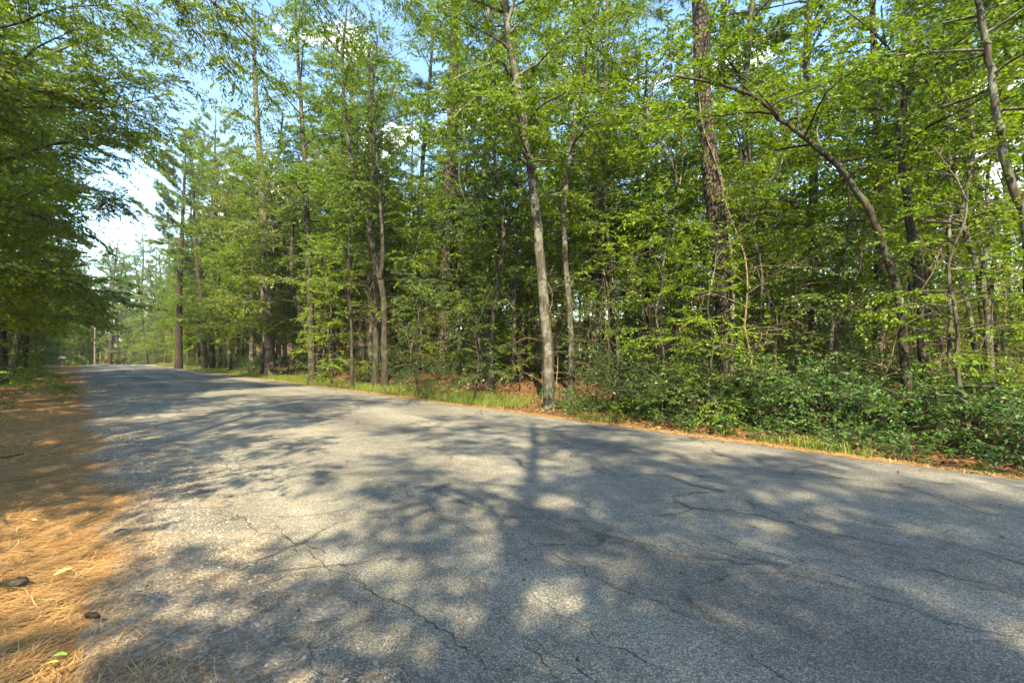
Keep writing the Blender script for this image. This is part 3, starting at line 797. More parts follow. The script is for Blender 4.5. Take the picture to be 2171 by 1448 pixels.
# 7 trunks along the verge
b, p = pix_trunk(942, 21.5, [(943, 640), (950, 500), (955, 380), (960, 250), (965, 80), (968, -150), (970, -420)], dd=.3)
make_pine('bright_pine', 'thick pine with sunlit pale bark standing between slim dark saplings', R_(108), p, .31, .17, 24, .55, 3.4, loc=b, sides=16, merge=False, stubs=4)
b, p = pix_trunk(662, 24.0, [(658, 640), (652, 520), (648, 400), (640, 250), (630, 100), (625, -20)], dd=.3)
dark_b, dark_p = b, p
make_tree('ivied_tree', 'straight dark trunk partly wrapped in green ivy at the verge', 'tree', R_(109), p, .19, .05, 17, .40, .99, taper(3.2, 2.2), 'leaf_mid', 'bark_dark', leaf=.11, loc=b, sides=10, npath=32)
mb = MB(); r5 = R_(78); m_ = 260; dpp = spline(dark_p, 60); kk = r5.integers(12, 34, m_); aa = r5.uniform(0, 2 * pi, m_)
dv = np.stack([np.cos(aa), np.sin(aa), r5.normal(0, .3, m_)], -1)
leaves(mb, dpp[kk] + dv * .17, unit(dv), np.full(m_, .12), 4, .10, r5, .75, .5)
obj('ivy', mb.mesh('ivy', M['leaf_dark'], False), label='ivy clinging to the straight dark trunk', cat='ivy', loc=b)
b, p = pix_trunk(816, 19.6, [(815, 700), (812, 620), (795, 545), (772, 440), (745, 345), (735, 260), (725, 150), (735, 20)], dd=.3)
ex = [([loc_of(806, 590, 19.6, b), loc_of(812, 540, 19.5, b), loc_of(808, 460, 19.5, b), loc_of(800, 350, 19.6, b), loc_of(790, 220, 19.6, b), loc_of(800, 80, 19.5, b)], .10, .03, True)]
make_tree('twin_tree', 'dark tree splitting into two crooked stems above head height', 'tree', R_(110), p, .15, .04, 15, .45, .99, taper(2.8, 2.0), 'leaf_mid', 'bark_dark', leaf=.10, loc=b, extra_limbs=ex, sides=9, npath=34)
b, p = pix_trunk(797, 20.6, [(797, 640), (793, 520), (790, 420), (786, 280), (782, 100)], dd=.2)
make_tree('plain_trunk_tree', 'upright dark trunk right behind the twin-stemmed tree', 'tree', R_(111), p, .15, .06, 12, .55, .99, taper(2.4, 1.8), 'leaf_olive', 'bark_dark', leaf=.10, loc=b, sides=9)
b, p = pix_trunk(574, 31.0, [(570, 690), (562, 620), (562, 520), (556, 420), (548, 300), (540, 150), (540, 20)], dd=.4)
ex = [([loc_of(566, 660, 31, b), loc_of(580, 600, 31, b), loc_of(578, 520, 31, b), loc_of(585, 400, 31, b), loc_of(600, 240, 31, b)], .2, .06, True)]
make_tree('gnarled_tree', 'pale gnarled trunk forking low with lichen-grey bark', 'tree', R_(112), p, .33, .08, 17, .42, .99, taper(3.8, 2.6), 'leaf_olive', 'bark_grey', leaf=.12, loc=b, extra_limbs=ex, sides=12, npath=32)
for nm, lb, bx, d, pts, r, sd in (('straight_pine', 'stout dark-based pine where the road bends from view', 379, 49, [(380, 640), (384, 540), (388, 450), (392, 360), (396, 270)], .36, 113),
                              ('tilted_pine', 'slender pine tilting between two upright pines near the crest', 434, 46, [(428, 650), (418, 560), (412, 450), (409, 370), (404, 300)], .27, 114),
                              ('crest_pine', 'upright pine with a dark lower trunk beside the tilted pine', 450, 45, [(450, 640), (451, 540), (453, 440), (455, 340), (458, 240)], .27, 115)):
    b, p = pix_trunk(bx, d, pts, dd=.2)
    make_pine(nm, lb, R_(sd), p, r, .03, 32, .38, 4.6, needle_w=.024, loc=b, merge=False, stubs=6, sides=10)
# slim trunks in the middle of the wood
for nm, lb, bx, d, pts, r, leafm, bk, sd in (
    ('slim_tree', 'slim trunk curving gently behind the crooked tree', 1312, 14.6, [(1308, 700), (1298, 600), (1288, 480), (1278, 350), (1270, 200), (1268, 60)], .075, 'leaf_light', 'bark_grey', 121),
    ('slim_tree', 'slim mossy tree bending away from the leaning grey tree', 1040, 16.0, [(1045, 680), (1062, 560), (1068, 480), (1052, 360), (1036, 240), (1030, 120)], .085, 'leaf_mid', 'bark_dark', 122),
    ('slim_tree', 'tall slim trunk lit almost white in the sun deep in the wood', 1152, 22.0, [(1153, 640), (1156, 500), (1160, 380), (1165, 220), (1168, 60), (1170, -60)], .11, 'leaf_light', 'bark_pale', 123),
    ('slim_tree', 'dark slim trunk standing close to a paler twin trunk', 1357, 15.6, [(1357, 680), (1355, 560), (1350, 430), (1356, 300), (1352, 160)], .085, 'leaf_mid', 'bark_dark', 124),
    ('slim_tree', 'paler slim trunk standing close to a dark twin trunk', 1372, 16.0, [(1374, 660), (1372, 540), (1375, 420), (1366, 280), (1372, 120)], .095, 'leaf_light', 'bark_pine', 125),
    ('slim_tree', 'thin dark sapling trunk beside the bright pine', 971, 17.6, [(974, 680), (972, 600), (980, 480), (985, 350)], .075, 'leaf_dark', 'bark_dark', 126),
    ('slim_tree', 'thin bent tree at the grassy verge near the ivy-wrapped trunk', 747, 20.2, [(745, 690), (738, 600), (742, 500), (735, 400), (722, 300)], .075, 'leaf_mid', 'bark_dark', 127),
    ('slim_tree', 'grey trunk half hidden behind the arching tree', 1865, 11.6, [(1866, 600), (1868, 480), (1862, 350), (1858, 200), (1850, 40), (1846, -120)], .15, 'leaf_mid', 'bark_pine', 128),
    ('slim_tree', 'straight thin stem rising by the broom-topped tree', 2010, 10.2, [(2014, 640), (2010, 520), (2018, 400), (2012, 280), (2016, 160)], .05, 'leaf_light', 'bark_grey', 129),
    ('slim_tree', 'bare-stemmed young tree between the pine and the arching tree', 1690, 12.4, [(1690, 660), (1682, 560), (1688, 430), (1672, 320), (1680, 200)], .05, 'leaf_light', 'bark_grey', 130),
    ('slim_tree', 'slender grey stem in front of the deep shade beyond the slim trunks', 1440, 13.2, [(1436, 680), (1444, 560), (1438, 440), (1448, 320), (1440, 180)], .05, 'leaf_light', 'bark_grey', 131)):
    b, p = pix_trunk(bx, d, pts, dd=.3)
    make_tree(nm, lb, 'tree', R_(sd), p, r, r * .3, 16, .28, .99, taper(1.9, 1.3), leafm, bk, leaf=.10, loc=b, group='slim trees in the wood', sides=8, npath=26)

# overhanging trees on the near side of the road, their crowns reaching into the top of the picture
def near_tree(s, o, h, label, seed, leafm, bark, limbs, leaf=.075, wid=.4, name='overhanging_tree', r=.16, nl=14, ll=3.2, **kw):
    x, y = so2w(s, o); g = wz(x, y); base = np.array([x, y, g]); rng = R_(seed)
    p = straight(h, (rng.normal(0, .5), rng.normal(0, .5)), .12, rng)
    ex = []
    for (t, pts, r0) in limbs:
        q0, _ = arc_sample(spline(p, 26), np.array([t]))
        ex.append(([q0[0]] + [np.asarray(w) - base for w in pts], r0, .008, True, .3))
    return make_tree(name, label, 'tree', rng, p, r, .05, nl, .4, .99, taper(ll, ll * .7), leafm, bark, leaf=leaf * 1.15, loc=base, extra_limbs=ex, hi=True, wid=wid, npath=26, **kw)
near_tree(7.0, -4.6, 14, 'near tree hanging long sprays of narrow leaves over the road', 201, 'leaf_mid', 'bark_dark',
          [(.50, [at(250, -120, 7.2), at(420, -20, 7.4), at(545, 95, 7.6)], .05), (.46, [at(120, -160, 7.0), at(300, -60, 7.2), at(440, 60, 7.0)], .05),
           (.55, [at(420, -200, 7.6), at(600, -100, 7.8), at(690, 5, 7.9)], .045), (.6, [at(500, -260, 8), at(720, -150, 8.4), at(800, -30, 8.6)], .04)], leaf=.07, wid=.36, droop=.5, ll=3.4, sub_gap=.34)
near_tree(16.0, -4.3, 13, 'broad tree over the pine straw reaching a long level limb across', 202, 'leaf_mid', 'bark_dark',
          [(.42, [at(-30, 232, 13.0), at(110, 226, 13.2), at(230, 228, 13.4), at(320, 205, 13.6)], .07), (.36, [at(-20, 345, 13.4), at(90, 312, 13.8), at(180, 296, 14.2), at(255, 297, 14.6)], .07),
           (.5, [at(-20, 160, 12), at(80, 100, 12), at(170, 60, 12.2)], .05), (.55, [at(-10, 60, 11.6), at(120, 20, 11.8), at(250, 10, 12)], .05)], leaf=.08, wid=.5, ll=3.6)

near_tree(26.0, -4.3, 15, 'feathery tree spreading boughs over the road before the crest', 203, 'leaf_olive', 'bark_grey',
          [(.50, [at(110, 215, 20), at(250, 165, 20.5), at(390, 175, 21)], .07), (.42, [at(100, 340, 20.5), at(220, 285, 21), at(320, 300, 22)], .06), (.62, [at(120, 110, 19.5), at(260, 60, 20), at(370, 70, 20.5)], .06), (.36, [at(90, 440, 21), at(180, 400, 22), at(240, 430, 23)], .06)], leaf=.10, wid=.5, ll=3.2, nl=10)
# ------------------------------------------------------------------ copied plants: one of each kind
PROTO = {}
def keep(key, root): PROTO[key] = root
far = (0, 0, -500)
r = R_(301); keep('hw_tall', merge_limbs(make_tree('hardwood_tree', 'x', 'tree', r, straight(16.5, (.6, .2), .22, r), .16, .05, 30, .27, .99, taper(3.2, 2.2), 'leaf_mid', 'bark_grey', leaf=.12)))
r = R_(302); keep('hw_spread', merge_limbs(make_tree('hardwood_tree', 'x', 'tree', r, straight(12, (-.8, .5), .3, r), .13, .04, 26, .22, .99, taper(3.6, 2.2), 'leaf_olive', 'bark_dark', leaf=.115, el=(.1, .8))))
r = R_(303); keep('hw_light', merge_limbs(make_tree('hardwood_tree', 'x', 'tree', r, straight(10.5, (.5, -.7), .28, r), .09, .03, 27, .22, .99, taper(2.9, 1.8), 'leaf_light', 'bark_grey', leaf=.11)))
r = R_(304); keep('hw_big', merge_limbs(make_tree('hardwood_tree', 'x', 'tree', r, straight(19, (0, .6), .25, r), .22, .06, 36, .30, .99, taper(3.8, 2.6), 'leaf_mid', 'bark_dark', leaf=.13)))
r = R_(305); keep('under', merge_limbs(make_tree('understory_tree', 'x', 'tree', r, straight(6.5, (.6, .4), .22, r), .05, .015, 24, .14, .99, taper(2.0, 1.2), 'leaf_light', 'bark_grey', leaf=.095, el=(.1, .8))))
r = R_(306); keep('under2', merge_limbs(make_tree('understory_tree', 'x', 'tree', r, straight(5.2, (-.7, .3), .25, r), .045, .012, 24, .12, .99, taper(1.7, 1.1), 'leaf_dark', 'bark_dark', leaf=.07, el=(.1, .9), twig_gap=.09)))
r = R_(317); keep('pole', merge_limbs(make_tree('pole_tree', 'x', 'tree', r, straight(10.5, (.7, .5), .2, r), .058, .02, 17, .50, .99, taper(1.7, 1.1), 'leaf_mid', 'bark_dark', leaf=.105, sides=7)))
r = R_(318); keep('pole2', merge_limbs(make_tree('pole_tree', 'x', 'tree', r, straight(8.5, (-.9, .3), .3, r), .045, .015, 16, .42, .99, taper(1.6, 1.0), 'leaf_light', 'bark_grey', leaf=.10, sides=7)))
r = R_(307); keep('pine_a', make_pine('pine_tree', 'x', r, straight(23, (.5, .3), .12, r), .24, .07, 26, .5, 3.4))
r = R_(308); keep('pine_b', make_pine('pine_tree', 'x', r, straight(19, (-1.2, .4), .14, r), .19, .06, 26, .42, 3.0))
r = R_(309); keep('sap_a', merge_limbs(make_tree('sapling', 'x', 'sapling', r, straight(4.2, (.5, .3), .16, r), .026, .008, 15, .18, .99, taper(1.1, .7), 'leaf_light', 'twig', leaf=.08, sides=6, npath=14)))
r = R_(310); keep('sap_b', merge_limbs(make_tree('sapling', 'x', 'sapling', r, straight(3.1, (-.4, .4), .16, r), .022, .008, 14, .12, .99, taper(1.1, .6), 'leaf_dark', 'twig', leaf=.06, sides=6, npath=14, twig_gap=.085)))
r = R_(311); keep('bare', merge_limbs(make_tree('bare_sapling', 'x', 'sapling', r, straight(4.8, (1.0, .3), .22, r), .024, .008, 16, .08, .99, taper(1.3, .7), 'leaf_brown', 'dead_wood', leaf=.05, sides=6, npath=14, bare=.72, per=4)))
r = R_(312); keep('shrub_a', make_shrub('shrub', 'x', r, 1.5, .6, 9, 'leaf_shrub', .075))
r = R_(313); keep('shrub_b', make_shrub('shrub', 'x', r, 1.1, .6, 9, 'leaf_shrub', .08))
r = R_(314); keep('shrub_c', make_shrub('shrub', 'x', r, 1.9, .7, 9, 'leaf_dark', .066))
r = R_(315); keep('shrub_d', make_shrub('shrub', 'x', r, .62, .5, 8, 'leaf_shrub', .075, lean=.9))
r = R_(316); keep('shrub_e', make_shrub('shrub', 'x', r, 1.3, .6, 8, 'leaf_olive', .065))

used = set()
def place(key, x, y, label, group, rng, smin=.85, smax=1.15, tilt=.04):
    src = PROTO[key]; g = wz(x, y); sc_ = rng.uniform(smin, smax); rz = rng.uniform(0, 2 * pi)
    tl = (rng.normal(0, tilt), rng.normal(0, tilt))
    f_ = (sc_ - smin) / max(smax - smin, 1e-6)
    if smax - smin > .15 and (f_ < .3 or f_ > .7): label = ('small ' if f_ < .3 else 'large ') + label.replace('tall ', '').replace('big ', '').replace('small ', '').replace('young ', '')
    if SAID.setdefault(label, group) != group:
        label = label.replace(' with glossy green leaves', '').replace(' with mid-green crown', '').replace(' with high crown', '') + ', among ' + group.split(' ')[0] + ' of the ' + group.split(' ')[-1]
    for cut in (' with glossy green leaves', ' with tiny leaves', ' with small dark leaves', ' with light sprays', ' with yellow-green leaves', ' with spreading olive layers', ' with high crown', ' rounded', ' nearly', ' with mid-green crown', ' light', 'well ', 'close ', ' leafy', ' with feathery crown', ' of the wood'):
        if len(label.replace(',', '').split()) > 16: label = label.replace(cut, '')
    if key not in used:
        used.add(key)
        src.location = (x, y, g - .03); src.rotation_euler = (*tl, rz); src.scale = (sc_,) * 3
        src['label'] = label; src['group'] = group
        return src
    return copy_thing(src, (x, y, g - .03), rz, sc_, label, group, tl)

taken = []
def free(x, y, dmin):
    for (a, b_) in taken:
        if (a - x) ** 2 + (b_ - y) ** 2 < dmin * dmin: return False
    return True
for o in list(COL.objects):
    if o.parent is None and o.type == 'EMPTY' and o.get('category') in ('tree', 'pine tree') and o.location.z > -50 and o.location.length > 1:
        taken.append((o.location.x, o.location.y))

LAB = {'hw_tall': 'tall grey hardwood with mid-green crown', 'hw_spread': 'dark hardwood with spreading olive layers', 'hw_light': 'thin hardwood with yellow-green leaves',
       'hw_big': 'big dark hardwood with high crown', 'under': 'young understory tree with light sprays', 'under2': 'bushy understory tree with small dark leaves',
       'pole': 'thin dark pole tree', 'pole2': 'thin bent grey pole tree', 'pine_a': 'tall straight pine with feathery crown', 'pine_b': 'leaning pine with lower feathery crown', 'sap_a': 'leafy light green sapling', 'sap_b': 'small dark-leaved sapling', 'bare': 'nearly bare brown sapling'}
MARK = {'leaning_tree': 'the leaning grey tree', 'crooked_tree': 'the slim crooked tree', 'vine_pine': 'the vine-wound pine', 'arching_tree': 'the arching trunk', 'broom_tree': 'the broom-topped tree', 'mottled_tree': 'the mottled trunk',
        'forked_tree': 'the forked slim tree', 'bright_pine': 'the bright pine', 'ivied_tree': 'the ivied trunk', 'twin_tree': 'the twin-stemmed tree', 'gnarled_tree': 'the pale gnarled trunk', 'straight_pine': 'the stout dark-based pine', 'tilted_pine': 'the tilted pine'}
MARK = [(t_, w2so(COL.objects[n_].location.x, COL.objects[n_].location.y)) for n_, t_ in MARK.items()]
def whereis(s, o, default, reach=9.0):
    """say where a plant stands from the nearest tree one can find"""
    t_, (ms, mo) = min(MARK, key=lambda q: (q[1][0] - s) ** 2 + (q[1][1] - o) ** 2)
    ds, do = s - ms, o - mo; dist = math.hypot(ds, do)
    if dist > reach: return default
    near = 'close ' if dist < 2.6 else ('well ' if dist > 5.5 else '')
    if abs(do) > abs(ds): return near + ('behind ' if do > 0 else 'in front of ') + t_
    return near + ('up the road from ' if ds > 0 else 'down the road from ') + t_
def scatter(rng, n, srange, orange, keys, probs, dmin, where, group, ok=None, smin=.85, smax=1.15, tries=40):
    c = 0
    for _ in range(n * tries):
        if c >= n: break
        s, o = rng.uniform(*srange), rng.uniform(*orange)
        x, y = so2w(s, o)
        if ok and not ok(x, y, s, o): continue
        if not free(x, y, dmin): continue
        taken.append((x, y)); c += 1
        k = rng.choice(keys, p=probs)
        place(k, x, y, LAB[k] + ' ' + whereis(s, o, where), group, rng, smin, smax)
    return c

def inview(x, y, m=.12):
    return y > .5 and -1.125 - m < x / y < 1.125 + m
def hides(x, y):
    """would a stem here stand right before one of the trunks that show clearly?"""
    px = PXW / 2 + x / y * FPX
    return any(y < d0 + .2 and abs(px - p0) < w0 for p0, d0, w0 in ((1530, 11.0, 75), (1150, 12.7, 60), (945, 21.5, 45), (660, 24, 30), (810, 19.6, 40), (1900, 8.4, 90)))
r = R_(400)
# front rows of the wood across the road
vis = lambda x, y, s, o: inview(x, y, .25)
scatter(r, 11, (-5, 16), (12.5, 20), ['hw_tall', 'hw_light', 'hw_big', 'pine_b'], [.42, .26, .24, .08], 1.7, 'in the thicket behind the shrubs', 'trees behind the roadside shrubs', vis)
scatter(r, 27, (12, 64), (10.4, 17), ['hw_tall', 'hw_light', 'hw_spread', 'hw_big', 'pine_b'], [.36, .20, .14, .18, .12], 1.9, 'at the wood edge behind the grassy verge', 'trees along the grassy verge', vis)
scatter(r, 52, (-6, 75), (17, 46), ['hw_tall', 'hw_light', 'hw_spread', 'hw_big', 'pine_a', 'pine_b'], [.24, .22, .14, .12, .16, .12], 2.5, 'deep inside the wood', 'trees deep in the wood', vis)
scatter(r, 50, (56, 132), (9.5, 24), ['hw_tall', 'hw_spread', 'hw_big', 'pine_a', 'pine_b'], [.2, .2, .2, .25, .15], 2.6, 'beside the far stretch of road', 'trees along the far road', vis)
scatter(r, 34, (-10, 90), (46, 62), ['hw_big', 'hw_spread', 'pine_a'], [.45, .4, .15], 3.2, 'at the back of the wood', 'trees at the back of the wood', vis, 1.0, 1.3)
# beyond the crest
scatter(r, 60, (128, 200), (-36, 34), ['hw_tall', 'hw_spread', 'hw_big', 'pine_a', 'hw_light'], [.2, .25, .25, .2, .1], 3.2, 'beyond the crest of the road', 'trees beyond the crest', lambda x, y, s, o: inview(x, y, .1) and (o < -3 or o > 9 or s > 172), .95, 1.35)
scatter(r, 36, (138, 168), (-18, 26), ['hw_big', 'pine_a', 'hw_spread', 'hw_tall'], [.4, .25, .2, .15], 2.2, 'closing the view past the crest', 'tall trees closing the view past the crest', lambda x, y, s, o: inview(x, y, .1), 1.2, 1.5)
scatter(r, 14, (34, 80), (9.4, 11.5), ['hw_tall', 'hw_spread', 'hw_light', 'hw_big'], [.3, .3, .2, .2], 1.8, 'between the pines near the crest', 'trees between the pines near the crest', vis, .9, 1.2)
scatter(r, 26, (140, 152), (-10, 16), ['under', 'under2'], [.6, .4], 1.5, 'screening the bend past the crest', 'young trees screening the bend', None, 1.5, 2.2)
scatter(r, 34, (100, 160), (-16, 24), ['under', 'under2'], [.5, .5], 2.0, 'in the hollow past the crest', 'understory past the crest', lambda x, y, s, o: inview(x, y, .1) and (o < -3 or o > 9.5 or s > 138), 1.4, 2.2)
for k_, px_, d_, f_, l_ in (('hw_tall', 785, 25, 1.15, 'tall grey hardwood rising between the twin-stemmed tree and the bright pine'), ('hw_big', 865, 28, 1.0, 'big dark hardwood filling the gap beside the bright pine'),
        ('hw_tall', 705, 30, 1.2, 'tall grey hardwood behind the thin bent tree'), ('hw_light', 610, 33, 1.5, 'overgrown yellow-green hardwood between the gnarled and the ivied trunk'), ('hw_spread', 500, 40, 1.35, 'broad olive hardwood between the crest pines and the gnarled trunk')):
    x_ = (px_ - PXW / 2) / FPX * d_; taken.append((x_, d_)); place(k_, x_, d_, l_, 'trees filling the front of the wood', r, f_, f_ * 1.02)
# near side of the road: a row leaning its crowns over the straw and the road
for q, (s_, o_, k_, f_, w_) in enumerate(((18.5, -3.7, 'hw_spread', 1.15, 'first in the row over the straw after the level-limbed tree'), (23, -4.0, 'hw_tall', 1.0, 'second in the row over the straw'), (27, -3.4, 'hw_light', 1.4, 'third in the row over the straw'),
        (32, -4.4, 'hw_big', 1.05, 'fourth in the row over the straw'), (36, -3.5, 'hw_light', 1.4, 'fifth in the row over the straw'), (42, -3.9, 'hw_light', 1.35, 'sixth in the row over the straw'), (48, -3.4, 'hw_light', 1.45, 'seventh in the row over the straw'), (56, -3.8, 'hw_tall', 1.05, 'eighth in the row over the straw'), (66, -3.6, 'hw_spread', 1.3, 'ninth in the row over the straw'), (78, -3.8, 'hw_spread', 1.2, 'tenth in the row over the straw'), (21, -2.9, 'hw_light', 1.25, 'thrust forward between first and second of the straw row'), (25.2, -2.7, 'hw_spread', 1.2, 'thrust forward between second and third of the straw row'), (30, -2.8, 'hw_light', 1.35, 'thrust forward between third and fourth of the straw row'), (34, -2.7, 'hw_spread', 1.3, 'thrust forward between fourth and fifth of the straw row'), (39, -2.8, 'hw_tall', 1.1, 'thrust forward between fifth and sixth of the straw row'), (45, -2.7, 'hw_spread', 1.35, 'thrust forward between sixth and seventh of the straw row'))):
    x_, y_ = so2w(s_, o_); taken.append((x_, y_))
    place(k_, x_, y_, LAB[k_].replace(' with', ',').replace('a high green crown', 'high crown') + ' ' + w_, 'row of trees over the straw', r, f_ * .97, f_ * 1.03)
for q in range(16):
    s_ = 20 + q * 4.2 + r.uniform(-1, 1); x_, y_ = so2w(s_, r.uniform(-3.9, -2.9)); k_ = ['under', 'under2'][q % 2]
    place(k_, x_, y_, LAB[k_] + ' leaning over the straw verge', 'understory over the straw verge', r, .8, 1.3)
scatter(r, 32, (20, 125), (-12, -4.6), ['hw_tall', 'hw_spread', 'hw_big', 'pine_a', 'pine_b', 'hw_light'], [.2, .34, .16, .1, .08, .12], 2.0, 'on the pine straw side of the road', 'trees on the pine straw side', lambda x, y, s, o: inview(x, y, .3))
rsh = R_(450)
for x_, y_, k_, f_, w_ in ((-.6, -5.7, 'hw_tall', 1.0, 'right behind the pine straw verge'), (1.6, -7.4, 'hw_tall', .95, 'second along the verge edge'), (3.6, -9.4, 'hw_spread', 1.1, 'third along the verge edge'),
        (-7.2, -2.6, 'hw_light', 1.0, 'set back from the verge edge'), (5.6, -10.4, 'hw_tall', 1.1, 'fourth along the verge edge'), (8.6, -13.0, 'hw_spread', 1.1, 'fifth along the verge edge'), (-6.4, -8.2, 'hw_big', .9, 'between the verge edge and the deeper wood'), (1.6, -11.2, 'hw_tall', 1.0, 'behind the third along the verge edge'), (-2.6, -8.8, 'hw_spread', 1.0, 'behind the second along the verge edge'), (-5.7, -.9, 'hw_tall', .95, 'close by the tree of long narrow sprays'), (-10.6, 4.4, 'hw_light', 1.05, 'up the verge from the tree of long narrow sprays'), (-13.2, 7.2, 'hw_tall', .9, 'short of the level-limbed tree'), (-9.8, .2, 'hw_spread', 1.0, 'beside the tree of long narrow sprays')):
    taken.append((x_, y_)); place(k_, x_, y_, LAB[k_].replace(' with a', ',') + ' ' + w_, 'trees shading the road' , rsh, f_ * .98, f_ * 1.02)
scatter(rsh, 22, (-26, 12), (-17, -3.8), ['hw_tall', 'hw_spread', 'hw_big', 'hw_light'], [.25, .3, .25, .2], 2.6, 'behind the verge shading the road', 'trees shading the road', lambda x, y, s, o: -17 < x < 14 and not (-8 < x < 7 and y > -10))
# understory
scatter(r, 140, (-4, 56), (10.4, 28), ['pole', 'pole2'], [.6, .4], .75, 'among the trunks of the wood', 'thin pole trees in the wood', lambda x, y, s, o: inview(x, y, .25) and not hides(x, y), .75, 1.2)
scatter(r, 46, (-4, 64), (15.5, 32), ['under', 'under2'], [.5, .5], 1.2, 'under the taller trees of the wood', 'understory trees in the wood', vis, .7, 1.15)
scatter(r, 30, (-9, 24), (24, 40), ['under', 'under2'], [.6, .4], 1.6, 'in the middle depth of the wood', 'understory in the middle of the wood', vis, 1.1, 1.7)
scatter(r, 80, (-8, 90), (26, 66), ['under', 'under2'], [.5, .5], 1.6, 'far inside the wood', 'understory far inside the wood', vis, 1.0, 1.7)
scatter(r, 46, (-4, 50), (9.9, 24), ['sap_a', 'sap_b', 'bare'], [.25, .35, .4], .85, 'among the trunks of the wood', 'saplings in the wood', vis, .7, 1.25)
scatter(r, 44, (22, 110), (-9, -3.3), ['under', 'under2', 'sap_b'], [.4, .4, .2], 1.1, 'at the edge of the pine straw verge', 'understory on the pine straw side', lambda x, y, s, o: inview(x, y, .1), .8, 1.3)
scatter(r, 26, (50, 125), (9.4, 14), ['under', 'under2', 'sap_b'], [.4, .4, .2], 1.4, 'at the verge of the far road', 'understory along the far road', vis, .8, 1.3)

for k_, px_, d_, f_, l_ in (('under', 1500, 9.9, .62, 'young tree with bright palmate sprays before the vine-wound pine'), ('under', 1425, 10.6, .6, 'low leafy young tree between the crooked tree and the vine-wound pine'),
        ('under', 2060, 7.5, .72, 'young tree with broad light leaves before the forked slim tree'), 
        ('under2', 1780, 9.2, .75, 'dense small-leaved young tree inside the bend of the arching trunk'), ('under2', 1000, 14.4, .7, 'small-leaved young tree short of the leaning grey tree'),
        ('under2', 890, 16.6, .8, 'small-leaved young tree before the bright pine'), ('under', 705, 20.5, .9, 'light young tree between the ivied trunk and the thin bent tree'),
        ('bare', 1150, 13.2, .8, 'leafless brown stem crossing behind the leaning grey tree'), ('bare', 1640, 12.4, .7, 'leafless brown stem behind the shrubs beside the vine-wound pine')):
    place(k_, (px_ - PXW / 2) / FPX * d_, d_, l_, 'young trees along the bank', r, f_, f_ * 1.05)
scatter(r, 30, (-4, 24), (11, 17), ['pole2', 'sap_a'], [.6, .4], .6, 'threaded between the front trunks', 'slender stems between the front trunks', lambda x, y, s, o: inview(x, y, .25) and not hides(x, y), .6, 1.1)
scatter(r, 40, (-4, 34), (14, 27), ['sap_a', 'sap_b', 'bare'], [.45, .3, .25], .8, 'in the brush behind front trunks', 'saplings in the brush', vis, .8, 1.4)
scatter(r, 34, (-4, 28), (10, 16), ['bare', 'sap_b', 'sap_a'], [.5, .25, .25], .6, 'among the front trunks', 'thin stems among the front trunks', lambda x, y, s, o: inview(x, y, .25) and not hides(x, y), .6, 1.2)
# roadside shrubs
SL = {'shrub_a': 'waist-high shrub with glossy green leaves', 'shrub_b': 'knee-high rounded shrub with glossy green leaves', 'shrub_c': 'tall dark shrub with tiny leaves', 'shrub_d': 'low ground-hugging green plant', 'shrub_e': 'loose olive-green shrub'}
def shrubs(n, srange, orange, keys, probs, dmin, where, group, smin=.8, smax=1.2):
    mine = []
    c = 0
    for _ in range(n * 40):
        if c >= n: break
        s, o = r.uniform(*srange), r.uniform(*orange); x, y = so2w(s, o)
        if not inview(x, y, .15): continue
        if any((a - x) ** 2 + (b_ - y) ** 2 < dmin ** 2 for a, b_ in mine): continue
        mine.append((x, y)); c += 1
        k = r.choice(keys, p=probs)
        place(k, x, y, SL[k] + ' ' + whereis(s, o, where), group, r, smin, smax, .08)
shrubs(36, (-3, 6.6), (9.6, 12.4), ['shrub_a', 'shrub_b', 'shrub_c', 'shrub_e'], [.34, .26, .25, .15], .52, 'on the bank across the road', 'shrubs on the bank', .6, 1.25)
shrubs(30, (-3, 8.5), (8.95, 10.0), ['shrub_d', 'shrub_b'], [.75, .25], .42, 'at the foot of the bank', 'low plants at the road edge', .55, .95)
shrubs(22, (9, 30), (9.9, 14), ['shrub_a', 'shrub_d', 'shrub_c', 'shrub_e'], [.25, .4, .2, .15], .8, 'between trunks behind the grassy verge', 'shrubs behind the grassy verge', .6, 1.1)
shrubs(20, (-3, 20), (12.4, 18), ['shrub_c', 'shrub_a', 'shrub_e'], [.5, .3, .2], 1.0, 'in the shade of the thicket', 'shrubs in the thicket', .8, 1.3)
shrubs(22, (30, 75), (9.6, 12.0), ['shrub_a', 'shrub_c', 'shrub_b'], [.4, .3, .3], 1.1, 'on the verge below the pines', 'shrubs below the pines', .9, 1.4)
shrubs(16, (26, 100), (-6, -3.2), ['shrub_a', 'shrub_c', 'shrub_e'], [.4, .3, .3], 1.3, 'where the straw verge meets the trees', 'shrubs on the pine straw side', .9, 1.4)
for k in list(PROTO):
    if k not in used:
        for c in KIDS[PROTO[k].name]: bpy.data.objects.remove(c)
        bpy.data.objects.remove(PROTO[k])

